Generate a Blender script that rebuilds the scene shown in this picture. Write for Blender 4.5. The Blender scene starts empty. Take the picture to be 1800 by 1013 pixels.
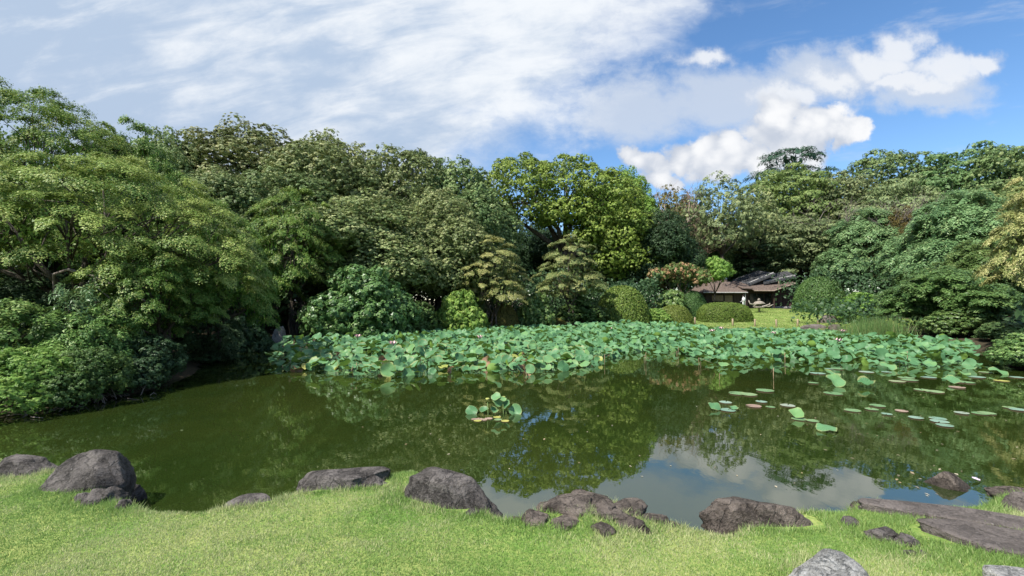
import bpy, math, random
import numpy as np
from mathutils import Vector, Matrix, noise as mnoise

R = math.radians
scene = bpy.context.scene
COL = scene.collection

# ------------------------------------------------------------------ camera
EYE, F, PITCH = 2.2, 780.0, 2.1
cam_d = bpy.data.cameras.new("camera")
cam_d.sensor_width = 36.0
cam_d.lens = 36.0 * F / 1800.0
cam_d.clip_start, cam_d.clip_end = 0.05, 3000
cam = bpy.data.objects.new("camera", cam_d)
COL.objects.link(cam)
cam.location = (0, 0, EYE)
cam.rotation_euler = (R(90 + PITCH), 0, 0)
scene.camera = cam

def ray(px, py):
    a, b = (px - 900) / F, (506.5 - py) / F
    c, s = math.cos(R(PITCH)), math.sin(R(PITCH))
    return Vector((a, c - b * s, s + b * c))

def at_z(px, py, z=0.0):
    d = ray(px, py); t = (z - EYE) / d.z
    return Vector((d.x * t, d.y * t, z))

def at_y(px, py, y):
    d = ray(px, py); t = y / d.y
    return Vector((d.x * t, y, EYE + d.z * t))

# ------------------------------------------------------------------ node helper
class X:
    """a socket with arithmetic"""
    def __init__(self, nt, s): self.nt, self.s = nt, s
    def _m(self, op, *args, clamp=False):
        n = self.nt.nodes.new("ShaderNodeMath"); n.operation = op; n.use_clamp = clamp
        for i, a in enumerate((self,) + args):
            if isinstance(a, X): self.nt.links.new(a.s, n.inputs[i])
            else: n.inputs[i].default_value = a
        return X(self.nt, n.outputs[0])
    def __add__(s, o): return s._m('ADD', o)
    def __sub__(s, o): return s._m('SUBTRACT', o)
    def __mul__(s, o): return s._m('MULTIPLY', o)
    def __truediv__(s, o): return s._m('DIVIDE', o)
    def max(s, o): return s._m('MAXIMUM', o)
    def min(s, o): return s._m('MINIMUM', o)
    def sin(s): return s._m('SINE')
    def pow(s, o): return s._m('POWER', o)
    def clamp(s): return s._m('ADD', 0.0, clamp=True)
    def step(s, a, b):
        n = s.nt.nodes.new("ShaderNodeMapRange"); n.interpolation_type = 'SMOOTHSTEP'
        s.nt.links.new(s.s, n.inputs[0])
        n.inputs[1].default_value, n.inputs[2].default_value = a, b
        return X(s.nt, n.outputs[0])

def mixc(nt, f, a, b):
    n = nt.nodes.new("ShaderNodeMix"); n.data_type = 'RGBA'
    for k, v in ((0, f), (6, a), (7, b)):
        if isinstance(v, X): nt.links.new(v.s, n.inputs[k])
        elif k == 0: n.inputs[0].default_value = v
        else: n.inputs[k].default_value = (*v, 1) if len(v) == 3 else v
    return X(nt, n.outputs[2])

def nz(nt, vec, scale, detail=4, rough=0.55, dist=0.0):
    n = nt.nodes.new("ShaderNodeTexNoise")
    if vec is not None: nt.links.new(vec.s if isinstance(vec, X) else vec, n.inputs["Vector"])
    n.inputs["Scale"].default_value = scale; n.inputs["Detail"].default_value = detail
    n.inputs["Roughness"].default_value = rough; n.inputs["Distortion"].default_value = dist
    return X(nt, n.outputs[0])

def comb(nt, x, y, z=0.0):
    n = nt.nodes.new("ShaderNodeCombineXYZ")
    for i, v in enumerate((x, y, z)):
        if isinstance(v, X): nt.links.new(v.s, n.inputs[i])
        else: n.inputs[i].default_value = v
    return X(nt, n.outputs[0])

# ------------------------------------------------------------------ sun and sky
SUN_EL, SUN_AZ = R(54), R(-131)          # azimuth clockwise from +Y (view direction): from behind the camera's shoulder
sun_dir = Vector((math.sin(SUN_AZ) * math.cos(SUN_EL), math.cos(SUN_AZ) * math.cos(SUN_EL), math.sin(SUN_EL)))
sl = bpy.data.lights.new("sun", 'SUN'); sl.energy = 5.0; sl.angle = R(0.55); sl.color = (1, 0.95, 0.86)
so = bpy.data.objects.new("sun", sl); COL.objects.link(so)
so.rotation_euler = sun_dir.to_track_quat('Z', 'Y').to_euler()

world = bpy.data.worlds.new("World"); scene.world = world; world.use_nodes = True
def build_sky():
    nt = world.node_tree; nt.nodes.clear()
    out = nt.nodes.new("ShaderNodeOutputWorld"); bg = nt.nodes.new("ShaderNodeBackground")
    nt.links.new(bg.outputs[0], out.inputs[0])
    S = 0.12
    bg.inputs[1].default_value = S
    sky = nt.nodes.new("ShaderNodeTexSky"); sky.sky_type = 'NISHITA'; sky.sun_disc = False
    sky.sun_elevation = SUN_EL; sky.sun_rotation = SUN_AZ
    sky.air_density, sky.dust_density, sky.ozone_density = 1.0, 0.3, 3.0
    tc = nt.nodes.new("ShaderNodeTexCoord"); sp = nt.nodes.new("ShaderNodeSeparateXYZ")
    nt.links.new(tc.outputs["Generated"], sp.inputs[0])
    dx, dy, dz = (X(nt, sp.outputs[i]) for i in range(3))
    front = dy.step(0.02, 0.25)
    dyc = dy.max(0.12)
    u, v = dx / dyc, dz / dyc
    P = comb(nt, u, v)
    # warped lookup for billows
    w1 = nz(nt, P, 2.6, 6, 0.6); w2 = nz(nt, comb(nt, v + 7.3, u - 3.1), 2.6, 6, 0.6)
    big = nz(nt, P, 1.5, 7, 0.55, 0.3)
    fine = nz(nt, comb(nt, u * 1.0 + w1 * 0.25, v * 1.7 + w2 * 0.2), 5.0, 8, 0.62)
    streak = nz(nt, comb(nt, u * 0.9 + v * 0.5, v * 3.2 - u * 0.7), 4.0, 7, 0.6, 0.4)
    def voro(sc):
        n = nt.nodes.new("ShaderNodeTexVoronoi"); n.feature = 'SMOOTH_F1'; n.inputs["Scale"].default_value = sc; n.inputs["Smoothness"].default_value = 0.35
        nt.links.new(comb(nt, u + fine * 0.05, v + w1 * 0.05).s, n.inputs["Vector"]); return X(nt, n.outputs[0])
    fine2 = nz(nt, P, 15.0, 7, 0.62)
    bil = (voro(13.0) * -1.0 + 0.42) * 0.9 + (voro(31.0) * -1.0 + 0.42) * 0.45
    q1 = nz(nt, P, 5.5, 6, 0.6); q2 = nz(nt, comb(nt, v + 4.4, u + 1.7), 5.5, 6, 0.6)
    uw, vw = u + (q1 - 0.5) * 0.20, v + (q2 - 0.5) * 0.15
    def blobs(lst, amp):
        acc = None
        for px, py, rx, ry in lst:
            cu, cv = (px - 900) / F, (535 - py) / F
            a = (uw - cu) * (F / rx * 1.12); b = (vw - cv) * (F / ry * 1.15)
            d = X(nt, (a * a + b * b).s)._m('SQRT')
            k = d * -1.0 + 1.0
            acc = k if acc is None else acc.max(k)
        return acc + (fine - 0.5) * amp + (fine2 - 0.5) * 0.5
    # veil: grey-white sheet over the view's upper half, ending along a slanting edge
    line = (u * -0.62 + v * 0.62) - 0.16            # positive up/towards -X
    veil = (line + (big - 0.5) * 0.55 + (fine - 0.5) * 0.35).step(-0.06, 0.17)
    veil = veil * ((v - 0.235 + (fine - 0.5) * 0.35 - u * 0.15).step(-0.06, 0.10) * 0.85 + 0.15).max((u * -1.0).step(0.15, 0.5))
    wisp = blobs([(1270, 175, 260, 120), (1120, 190, 220, 120), (1480, 130, 260, 80), (1640, 160, 200, 60)], 1.3).step(0.1, 0.75) * 0.8
    cir = (streak.step(0.52, 0.78)) * ((u - 0.3).step(0.0, 0.5)) * 0.45
    cum = blobs([(1440, 225, 88, 62), (1372, 205, 62, 72), (1262, 262, 80, 52), (1215, 265, 70, 45), (1160, 285, 66, 42), (1300, 285, 120, 45), (1490, 235, 45, 48),
                 (1395, 250, 130, 60), (1120, 278, 62, 32), (1180, 312, 70, 30)], 0.9) + bil * 0.42
    cumc = cum.step(0.0, 0.36)
    cum2 = blobs([(1590, 78, 52, 52), (1560, 110, 90, 50), (1680, 112, 95, 42), (1745, 108, 48, 30), (1480, 140, 110, 38), (1390, 165, 80, 40), (1600, 140, 120, 26), (1240, 85, 70, 26)], 1.3)
    cum2c = cum2.step(-0.18, 0.72) * 0.92
    # general broken cloud for the part of the sky behind the view
    P3 = comb(nt, dx, dy, dz * 1.6)
    back = nz(nt, P3, 2.2, 7, 0.58).step(0.46, 0.66) * (dz.step(-0.02, 0.12))
    # colours (linear, divided by strength)
    def c(r, g, b): return (r * 0.607 / S, g * 0.607 / S, b * 0.607 / S)
    hs = nt.nodes.new("ShaderNodeHueSaturation"); hs.inputs["Saturation"].default_value = 1.15; hs.inputs["Value"].default_value = 1.02
    nt.links.new(sky.outputs[0], hs.inputs["Color"])
    blue = X(nt, hs.outputs[0])
    veilcol = mixc(nt, (big * 0.7 + fine * 0.45 + (streak - 0.5) * 0.95 + 0.06 + (v - 0.35) * 0.25 + u * 0.35).step(0.34, 0.80), c(0.48, 0.60, 0.78), c(0.91, 0.95, 1.0))
    cumcol = mixc(nt, (cum * 0.22 + bil * 0.45 + fine * 0.5 + v * 0.5 + u * 0.08).step(0.30, 0.72), c(0.56, 0.62, 0.73), c(0.97, 0.98, 1.0))
    colr = mixc(nt, cir, blue, c(0.72, 0.78, 0.88))
    colr = mixc(nt, wisp, colr, c(0.66, 0.73, 0.84))
    colr = mixc(nt, veil, colr, veilcol)
    colr = mixc(nt, cum2c, colr, mixc(nt, (cum2 + fine * 0.5).step(0.3, 0.9), c(0.62, 0.69, 0.82), c(0.88, 0.91, 0.96)))
    colr = mixc(nt, cumc, colr, cumcol)
    backc = mixc(nt, back, blue, c(0.62, 0.67, 0.76))
    colr = mixc(nt, front, backc, colr)
    nt.links.new(colr.s, bg.inputs[0])
build_sky()

scene.view_settings.view_transform = 'Standard'; scene.view_settings.look = 'None'
scene.view_settings.gamma = 1.0; scene.view_settings.exposure = 0.72
scene.view_settings.use_curve_mapping = False
scene.cycles.use_denoising = True
scene.cycles.max_bounces = 7; scene.cycles.diffuse_bounces = 3; scene.cycles.transmission_bounces = 3
scene.cycles.glossy_bounces = 3; scene.cycles.transparent_max_bounces = 4
scene.cycles.caustics_reflective = False; scene.cycles.caustics_refractive = False

# ------------------------------------------------------------------ object helpers
def tag(o, label=None, cat=None, group=None, kind=None):
    for k, v in (("label", label), ("category", cat), ("group", group), ("kind", kind)):
        if v: o[k] = v
    return o

def link(name, data, parent=None, mat=None):
    o = bpy.data.objects.new(name, data); COL.objects.link(o)
    if parent is not None: o.parent = parent
    if mat is not None:
        if data.materials: 
            o.material_slots[0].link = 'OBJECT'; o.material_slots[0].material = mat
        else: data.materials.append(mat)
    return o

def empty(name, loc, rz=0.0, scale=None):
    o = bpy.data.objects.new(name, None); COL.objects.link(o)
    o.location = loc; o.rotation_euler = (0, 0, rz); o.empty_display_size = 0.2
    if scale is not None: o.scale = scale
    return o

def np_mesh(name, V, Fc, n, attrs=None, smooth=False):
    """V (k,3), Fc (m,n) faces of n corners"""
    me = bpy.data.meshes.new(name)
    V = np.ascontiguousarray(V, np.float32); Fc = np.ascontiguousarray(Fc, np.int32)
    me.vertices.add(len(V)); me.vertices.foreach_set("co", V.ravel())
    me.loops.add(Fc.size); me.loops.foreach_set("vertex_index", Fc.ravel())
    me.polygons.add(len(Fc)); me.polygons.foreach_set("loop_start", np.arange(0, Fc.size, n, dtype=np.int32))
    if smooth: me.polygons.foreach_set("use_smooth", np.ones(len(Fc), bool))
    me.update(calc_edges=True)
    for k, (dom, val) in (attrs or {}).items():
        a = me.attributes.new(k, 'FLOAT', dom); a.data.foreach_set("value", np.ascontiguousarray(val, np.float32))
    return me

class MB:
    """collects small shapes into one mesh"""
    def __init__(self): self.v, self.f = [], []
    def add(self, vs, fs):
        b = len(self.v); self.v += [tuple(p) for p in vs]; self.f += [tuple(i + b for i in f) for f in fs]; return self
    def box(self, x0, x1, y0, y1, z0, z1):
        vs = [(x, y, z) for z in (z0, z1) for y in (y0, y1) for x in (x0, x1)]
        return self.add(vs, [(0, 2, 3, 1), (4, 5, 7, 6), (0, 1, 5, 4), (2, 6, 7, 3), (0, 4, 6, 2), (1, 3, 7, 5)])
    def slab(self, pts, th):
        """polygon (list of 3-D points) with thickness downwards"""
        n = len(pts); top = [Vector(p) for p in pts]; bot = [p - Vector((0, 0, th)) for p in top]
        return self.add(top + bot, [tuple(range(n)), tuple(range(2 * n - 1, n - 1, -1))] + [(i, i + n, (i + 1) % n + n, (i + 1) % n) for i in range(n)])
    def tube(self, pts, rad, sides=7):
        pts = [Vector(p) for p in pts]; n = len(pts); vs = []
        for i, p in enumerate(pts):
            t = (pts[min(i + 1, n - 1)] - pts[max(i - 1, 0)]).normalized()
            a = t.cross(Vector((0.31, 0.95, 0.07)) if abs(t.y) < 0.9 else Vector((1, 0, 0))).normalized(); b = t.cross(a)
            r = rad[i] if isinstance(rad, (list, tuple)) else rad
            vs += [p + (a * math.cos(k * math.tau / sides) + b * math.sin(k * math.tau / sides)) * r for k in range(sides)]
        fs = [(i * sides + k, i * sides + (k + 1) % sides, (i + 1) * sides + (k + 1) % sides, (i + 1) * sides + k) for i in range(n - 1) for k in range(sides)]
        fs += [tuple(range(sides - 1, -1, -1)), tuple(range((n - 1) * sides, n * sides))]
        return self.add(vs, fs)
    def lathe(self, prof, sides=14, cx=0, cy=0):
        vs = [(cx + r * math.cos(k * math.tau / sides), cy + r * math.sin(k * math.tau / sides), z) for r, z in prof for k in range(sides)]
        n = len(prof)
        fs = [(i * sides + k, i * sides + (k + 1) % sides, (i + 1) * sides + (k + 1) % sides, (i + 1) * sides + k) for i in range(n - 1) for k in range(sides)]
        fs += [tuple(range(sides - 1, -1, -1)), tuple(range((n - 1) * sides, n * sides))]
        return self.add(vs, fs)
    def mesh(self, name, smooth=False):
        me = bpy.data.meshes.new(name); me.from_pydata(self.v, [], self.f); me.update()
        if smooth: me.polygons.foreach_set("use_smooth", np.ones(len(me.polygons), bool))
        return me
    def build(self, name, mat, parent=None, smooth=False):
        return link(name, self.mesh(name, smooth), parent, mat)

def vnoise(x, y, seed=0):
    """numpy value noise, 0..1"""
    xi, yi = np.floor(x).astype(np.int64), np.floor(y).astype(np.int64)
    fx, fy = x - xi, y - yi
    fx, fy = fx * fx * (3 - 2 * fx), fy * fy * (3 - 2 * fy)
    def h(a, b):
        k = (a * 374761393 + b * 668265263 + seed * 974711) & 0x7fffffff
        k = ((k ^ (k >> 13)) * 1274126177) & 0x7fffffff
        return ((k ^ (k >> 16)) & 0xffff) / 65535.0
    return (h(xi, yi) * (1 - fx) + h(xi + 1, yi) * fx) * (1 - fy) + (h(xi, yi + 1) * (1 - fx) + h(xi + 1, yi + 1) * fx) * fy
def fbm(x, y, seed=0, o=4):
    s, a, t = 0, 1.0, 0
    for i in range(o):
        s = s + a * vnoise(x * 2 ** i, y * 2 ** i, seed + i); t += a; a *= 0.5
    return s / t

# ------------------------------------------------------------------ materials
def new_mat(name):
    m = bpy.data.materials.new(name); m.use_nodes = True
    nt = m.node_tree; nt.nodes.clear()
    out = nt.nodes.new("ShaderNodeOutputMaterial")
    return m, nt, out
def attr(nt, name):
    n = nt.nodes.new("ShaderNodeAttribute"); n.attribute_name = name
    return X(nt, n.outputs["Fac"])
def principled(nt, out, col=None, rough=0.7, spec=0.3):
    b = nt.nodes.new("ShaderNodeBsdfPrincipled")
    if isinstance(col, X): nt.links.new(col.s, b.inputs["Base Color"])
    elif col: b.inputs["Base Color"].default_value = (*col, 1)
    b.inputs["Roughness"].default_value = rough; b.inputs["Specular IOR Level"].default_value = spec
    nt.links.new(b.outputs[0], out.inputs[0]); return b
def bump(nt, b, h, strength, dist):
    n = nt.nodes.new("ShaderNodeBump"); n.inputs["Strength"].default_value = strength; n.inputs["Distance"].default_value = dist
    nt.links.new(h.s, n.inputs["Height"]); nt.links.new(n.outputs[0], b.inputs["Normal"])
def objco(nt):
    t = nt.nodes.new("ShaderNodeTexCoord"); return t.outputs["Object"]
def geopos(nt):
    t = nt.nodes.new("ShaderNodeNewGeometry"); return t.outputs["Position"]

def leaf_mat(name, c1, c2, tip=None, transl=0.32, rough=0.5, spec=0.25):
    m, nt, out = new_mat(name)
    col = mixc(nt, attr(nt, "tint"), c1, c2)
    if tip: col = mixc(nt, attr(nt, "tip"), col, tip)
    oi = nt.nodes.new("ShaderNodeObjectInfo")
    hs = nt.nodes.new("ShaderNodeHueSaturation"); nt.links.new(col.s, hs.inputs["Color"])
    v = X(nt, oi.outputs["Random"]) * 0.3 + 0.85; nt.links.new(v.s, hs.inputs["Value"])
    h = X(nt, oi.outputs["Random"]) * 7.31; h = h._m('FRACT') * 0.03 + 0.485; nt.links.new(h.s, hs.inputs["Hue"])
    b = principled(nt, out, X(nt, hs.outputs[0]), rough, spec)
    tr = nt.nodes.new("ShaderNodeBsdfTranslucent"); 
    g = nt.nodes.new("ShaderNodeGamma"); g.inputs[1].default_value = 0.9
    nt.links.new(hs.outputs[0], g.inputs[0]); nt.links.new(g.outputs[0], tr.inputs[0])
    mx = nt.nodes.new("ShaderNodeMixShader"); mx.inputs[0].default_value = transl
    nt.links.new(b.outputs[0], mx.inputs[1]); nt.links.new(tr.outputs[0], mx.inputs[2]); nt.links.new(mx.outputs[0], out.inputs[0])
    return m

def plain_mat(name, c1, c2, scale=6.0, rough=0.8, bmp=0.0, bd=0.02, detail=5, spec=0.25, stretch=None):
    m, nt, out = new_mat(name)
    vec = X(nt, objco(nt))
    if stretch:
        mp = nt.nodes.new("ShaderNodeMapping"); mp.inputs["Scale"].default_value = stretch
        nt.links.new(vec.s, mp.inputs[0]); vec = X(nt, mp.outputs[0])
    n = nz(nt, vec, scale, detail, 0.6)
    b = principled(nt, out, mixc(nt, n.step(0.3, 0.72), c1, c2), rough, spec)
    if bmp: bump(nt, b, n, bmp, bd)
    return m

BARK = plain_mat("bark", (0.035, 0.028, 0.02), (0.12, 0.10, 0.08), 5, 0.9, 0.8, 0.05, stretch=(3, 3, 0.6))
PALEBARK = plain_mat("pale_bark", (0.22, 0.19, 0.16), (0.42, 0.38, 0.33), 6, 0.85, 0.5, 0.03)
GREYTWIG = plain_mat("grey_twig", (0.14, 0.11, 0.10), (0.27, 0.23, 0.21), 6, 0.9)

# ------------------------------------------------------------------ the pond outline
def W(px, py, z=0.0):
    p = at_z(px, py, z); return (p.x, p.y)
near_px = [(30, 800), (110, 818), (222, 846), (268, 878), (310, 893), (400, 886), (470, 877), (535, 860), (605, 843), (690, 830), (740, 822), (820, 850), (872, 890), (905, 912), (930, 895), (1000, 880),
           (1090, 884), (1145, 912), (1200, 922), (1250, 928), (1290, 900), (1370, 884), (1450, 888), (1475, 874), (1540, 880), (1600, 887), (1690, 886), (1700, 868), (1740, 852), (1800, 858)]
POND = [(-17, 7.6), (-9.5, 6.3)] + [W(a, b, 0.2) for a, b in near_px] + \
       [(8.5, 4.9), (14, 5.4), (21, 7.0), (22, 10), (17.6, 13.2), (17.2, 15.6), (21.5, 19.5), (22.5, 22), (21.5, 24.5), (23.5, 31), (23.5, 33.5), (21.5, 34.6), (14.8, 35.4), (11, 37.4), (4.6, 36), (-1.7, 34), (-6, 30.5),
        (-9, 26), (-11, 23.5), (-14.5, 24.5), (-15, 21), (-12.5, 18), (-10.2, 14.5), (-9.3, 11.4), (-9.6, 9.7), (-10.2, 8.7), (-17, 8.4)]
PA = np.array(POND); PB = np.roll(PA, -1, 0)
def sdist(x, y):
    """signed distance to the pond outline, negative in the water"""
    x, y = np.asarray(x, float), np.asarray(y, float)
    best = np.full(x.shape, 1e9); ins = np.zeros(x.shape, bool)
    for (ax, ay), (bx, by) in zip(PA, PB):
        ex, ey = bx - ax, by - ay
        t = np.clip(((x - ax) * ex + (y - ay) * ey) / (ex * ex + ey * ey), 0, 1)
        best = np.minimum(best, np.hypot(x - ax - t * ex, y - ay - t * ey))
        c = ((ay > y) != (by > y))
        with np.errstate(divide='ignore', invalid='ignore'):
            c &= x < (bx - ax) * (y - ay) / (by - ay + 1e-12) + ax
        ins ^= c
    return np.where(ins, -best, best)
def sst(a, b, x):
    t = np.clip((x - a) / (b - a), 0, 1); return t * t * (3 - 2 * t)
OUTC = W(1020, 905, 0.35)
def height(x, y):
    x, y = np.asarray(x, float), np.asarray(y, float)
    sd = sdist(x, y) + (fbm(x * 1.7, y * 1.7, 3) - 0.5) * 0.22
    near = 1 - sst(6.0, 9.0, y)
    zin = -0.06 - 0.9 * sst(0, 2.5, -sd)
    znear = -0.05 + 0.34 * sst(-0.05, 0.35, sd) + 0.26 * sst(0.3, 3.0, sd) + (fbm(x * 1.2, y * 1.2, 9) - 0.5) * 0.08
    znear = znear + 0.12 * np.exp(-(((x - OUTC[0]) / 0.7) ** 2 + ((y - OUTC[1]) / 0.4) ** 2))
    zfar = -0.05 + 0.4 * sst(-0.05, 0.8, sd) + 1.25 * sst(0.5, 24, sd) + 1.5 * sst(25, 80, sd) + (fbm(x * .3, y * .3, 5) - .5) * 0.25 * sst(2, 8, sd)
    return np.where(sd > 0, near * znear + (1 - near) * zfar, np.minimum(zin, -0.03))
def hz(x, y): return float(height(np.array([x]), np.array([y]))[0])

def axis(spec):
    out = [spec[0][0]]
    for a, b, st in spec:
        n = max(1, round((b - a) / st)); out += list(np.linspace(a, b, n + 1)[1:])
    return np.array(out)
def build_ground():
    xs = axis([(-700, -120, 60), (-120, -40, 8), (-40, -9, 0.7), (-9, 9, 0.1), (9, 40, 0.7), (40, 120, 8), (120, 700, 60)])
    ys = axis([(-200, -20, 30), (-20, 1, 2), (1, 7.5, 0.08), (7.5, 45, 0.5), (45, 120, 4), (120, 1500, 120)])
    gx, gy = np.meshgrid(xs, ys); z = height(gx, gy)
    nx, ny = len(xs), len(ys)
    i = np.arange((nx) * (ny)).reshape(ny, nx)
    Fc = np.stack([i[:-1, :-1], i[:-1, 1:], i[1:, 1:], i[1:, :-1]], -1).reshape(-1, 4)
    sd = sdist(gx, gy)
    lawn_near = (gy < 9) * sst(0.0, 0.12, sd)
    lawn_far = ((gx > 12.5) & (gx < 34) & (gy > 33) & (gy < 58)) * sst(0.3, 1.2, sd)
    lawn = np.maximum(lawn_near, lawn_far)
    me = np_mesh("ground", np.stack([gx, gy, z], -1).reshape(-1, 3), Fc, 4, {"lawn": ('POINT', lawn.ravel())}, True)
    m, nt, out = new_mat("ground")
    g = geopos(nt)
    a, b_, c_ = nz(nt, g, 1.1, 5), nz(nt, g, 30, 4), nz(nt, g, 0.35, 4)
    grass = mixc(nt, (a * 0.6 + b_ * 0.5).step(0.4, 0.75), (0.10, 0.19, 0.035), (0.30, 0.33, 0.11))
    soil = mixc(nt, (b_ * 0.6 + c_ * 0.5).step(0.35, 0.75), (0.025, 0.020, 0.013), (0.075, 0.062, 0.04))
    pb = principled(nt, out, mixc(nt, attr(nt, "lawn"), soil, grass), 0.9, 0.1)
    bump(nt, pb, b_, 0.6, 0.03)
    tag(link("ground", me, None, m), kind="structure")
    # water
    mw, nt, out = new_mat("pond_water")
    g = geopos(nt)
    murk = nz(nt, g, 0.25, 4, 0.6)
    pb = principled(nt, out, mixc(nt, murk.step(0.3, 0.7), (0.014, 0.026, 0.005), (0.024, 0.034, 0.007)), 0.015, 0.5)
    pb.inputs["IOR"].default_value = 2.2
    mp = nt.nodes.new("ShaderNodeMapping"); mp.inputs["Scale"].default_value = (1.0, 0.55, 1.0); nt.links.new(g, mp.inputs[0])
    rip = nz(nt, X(nt, mp.outputs[0]), 5.0, 3, 0.5) * 0.7 + nz(nt, g, 1.2, 2, 0.5)
    bump(nt, pb, rip, 0.10, 0.012)
    wv = MB(); wv.add([(-30, 2, 0), (30, 2, 0), (30, 42, 0), (-30, 42, 0)], [(0, 1, 2, 3)])
    tag(wv.build("pond_water", mw), kind="structure")
build_ground()

# ------------------------------------------------------------------ foliage
def unit(a): return a / np.maximum(np.linalg.norm(a, axis=-1, keepdims=True), 1e-9)

def leaves_mesh(name, P, N, L, Wd, tint, tip, rng, tdir=None, tri=False):
    """rhombic leaves at P with normals N, length L and width Wd"""
    n = len(P); N = unit(N)
    t = rng.normal(size=(n, 3)) if tdir is None else tdir + rng.normal(size=(n, 3)) * 0.45
    t = unit(t - N * (t * N).sum(-1, keepdims=True)); s = np.cross(N, t)
    L = (L * (0.7 + 0.6 * rng.random(n)))[:, None]; Wd = (Wd * (0.7 + 0.6 * rng.random(n)))[:, None]
    at = {"tint": ('FACE', np.clip(tint, 0, 1)), "tip": ('FACE', np.clip(tip, 0, 1))}
    if tri:
        V = np.stack([P - t * L * .5 + s * Wd * .5, P - t * L * .5 - s * Wd * .5, P + t * L * .5], 1).reshape(-1, 3)
        return np_mesh(name, V, np.arange(3 * n).reshape(-1, 3), 3, at)
    V = np.stack([P - t * L * .5, P + s * Wd * .5 - t * L * .05, P + t * L * .5 - N * L * .12, P - s * Wd * .5 - t * L * .05], 1).reshape(-1, 3)
    return np_mesh(name, V, np.arange(4 * n).reshape(-1, 4), 4, {"tint": ('FACE', np.clip(tint, 0, 1)), "tip": ('FACE', np.clip(tip, 0, 1))})

def fib(n, rng):
    i = np.arange(n) + 0.5; ph = np.arccos(1 - 2 * i / n); th = math.pi * (1 + 5 ** .5) * i + rng.random() * 6.28
    return np.stack([np.cos(th) * np.sin(ph), np.sin(th) * np.sin(ph), np.cos(ph)], -1)

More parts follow.
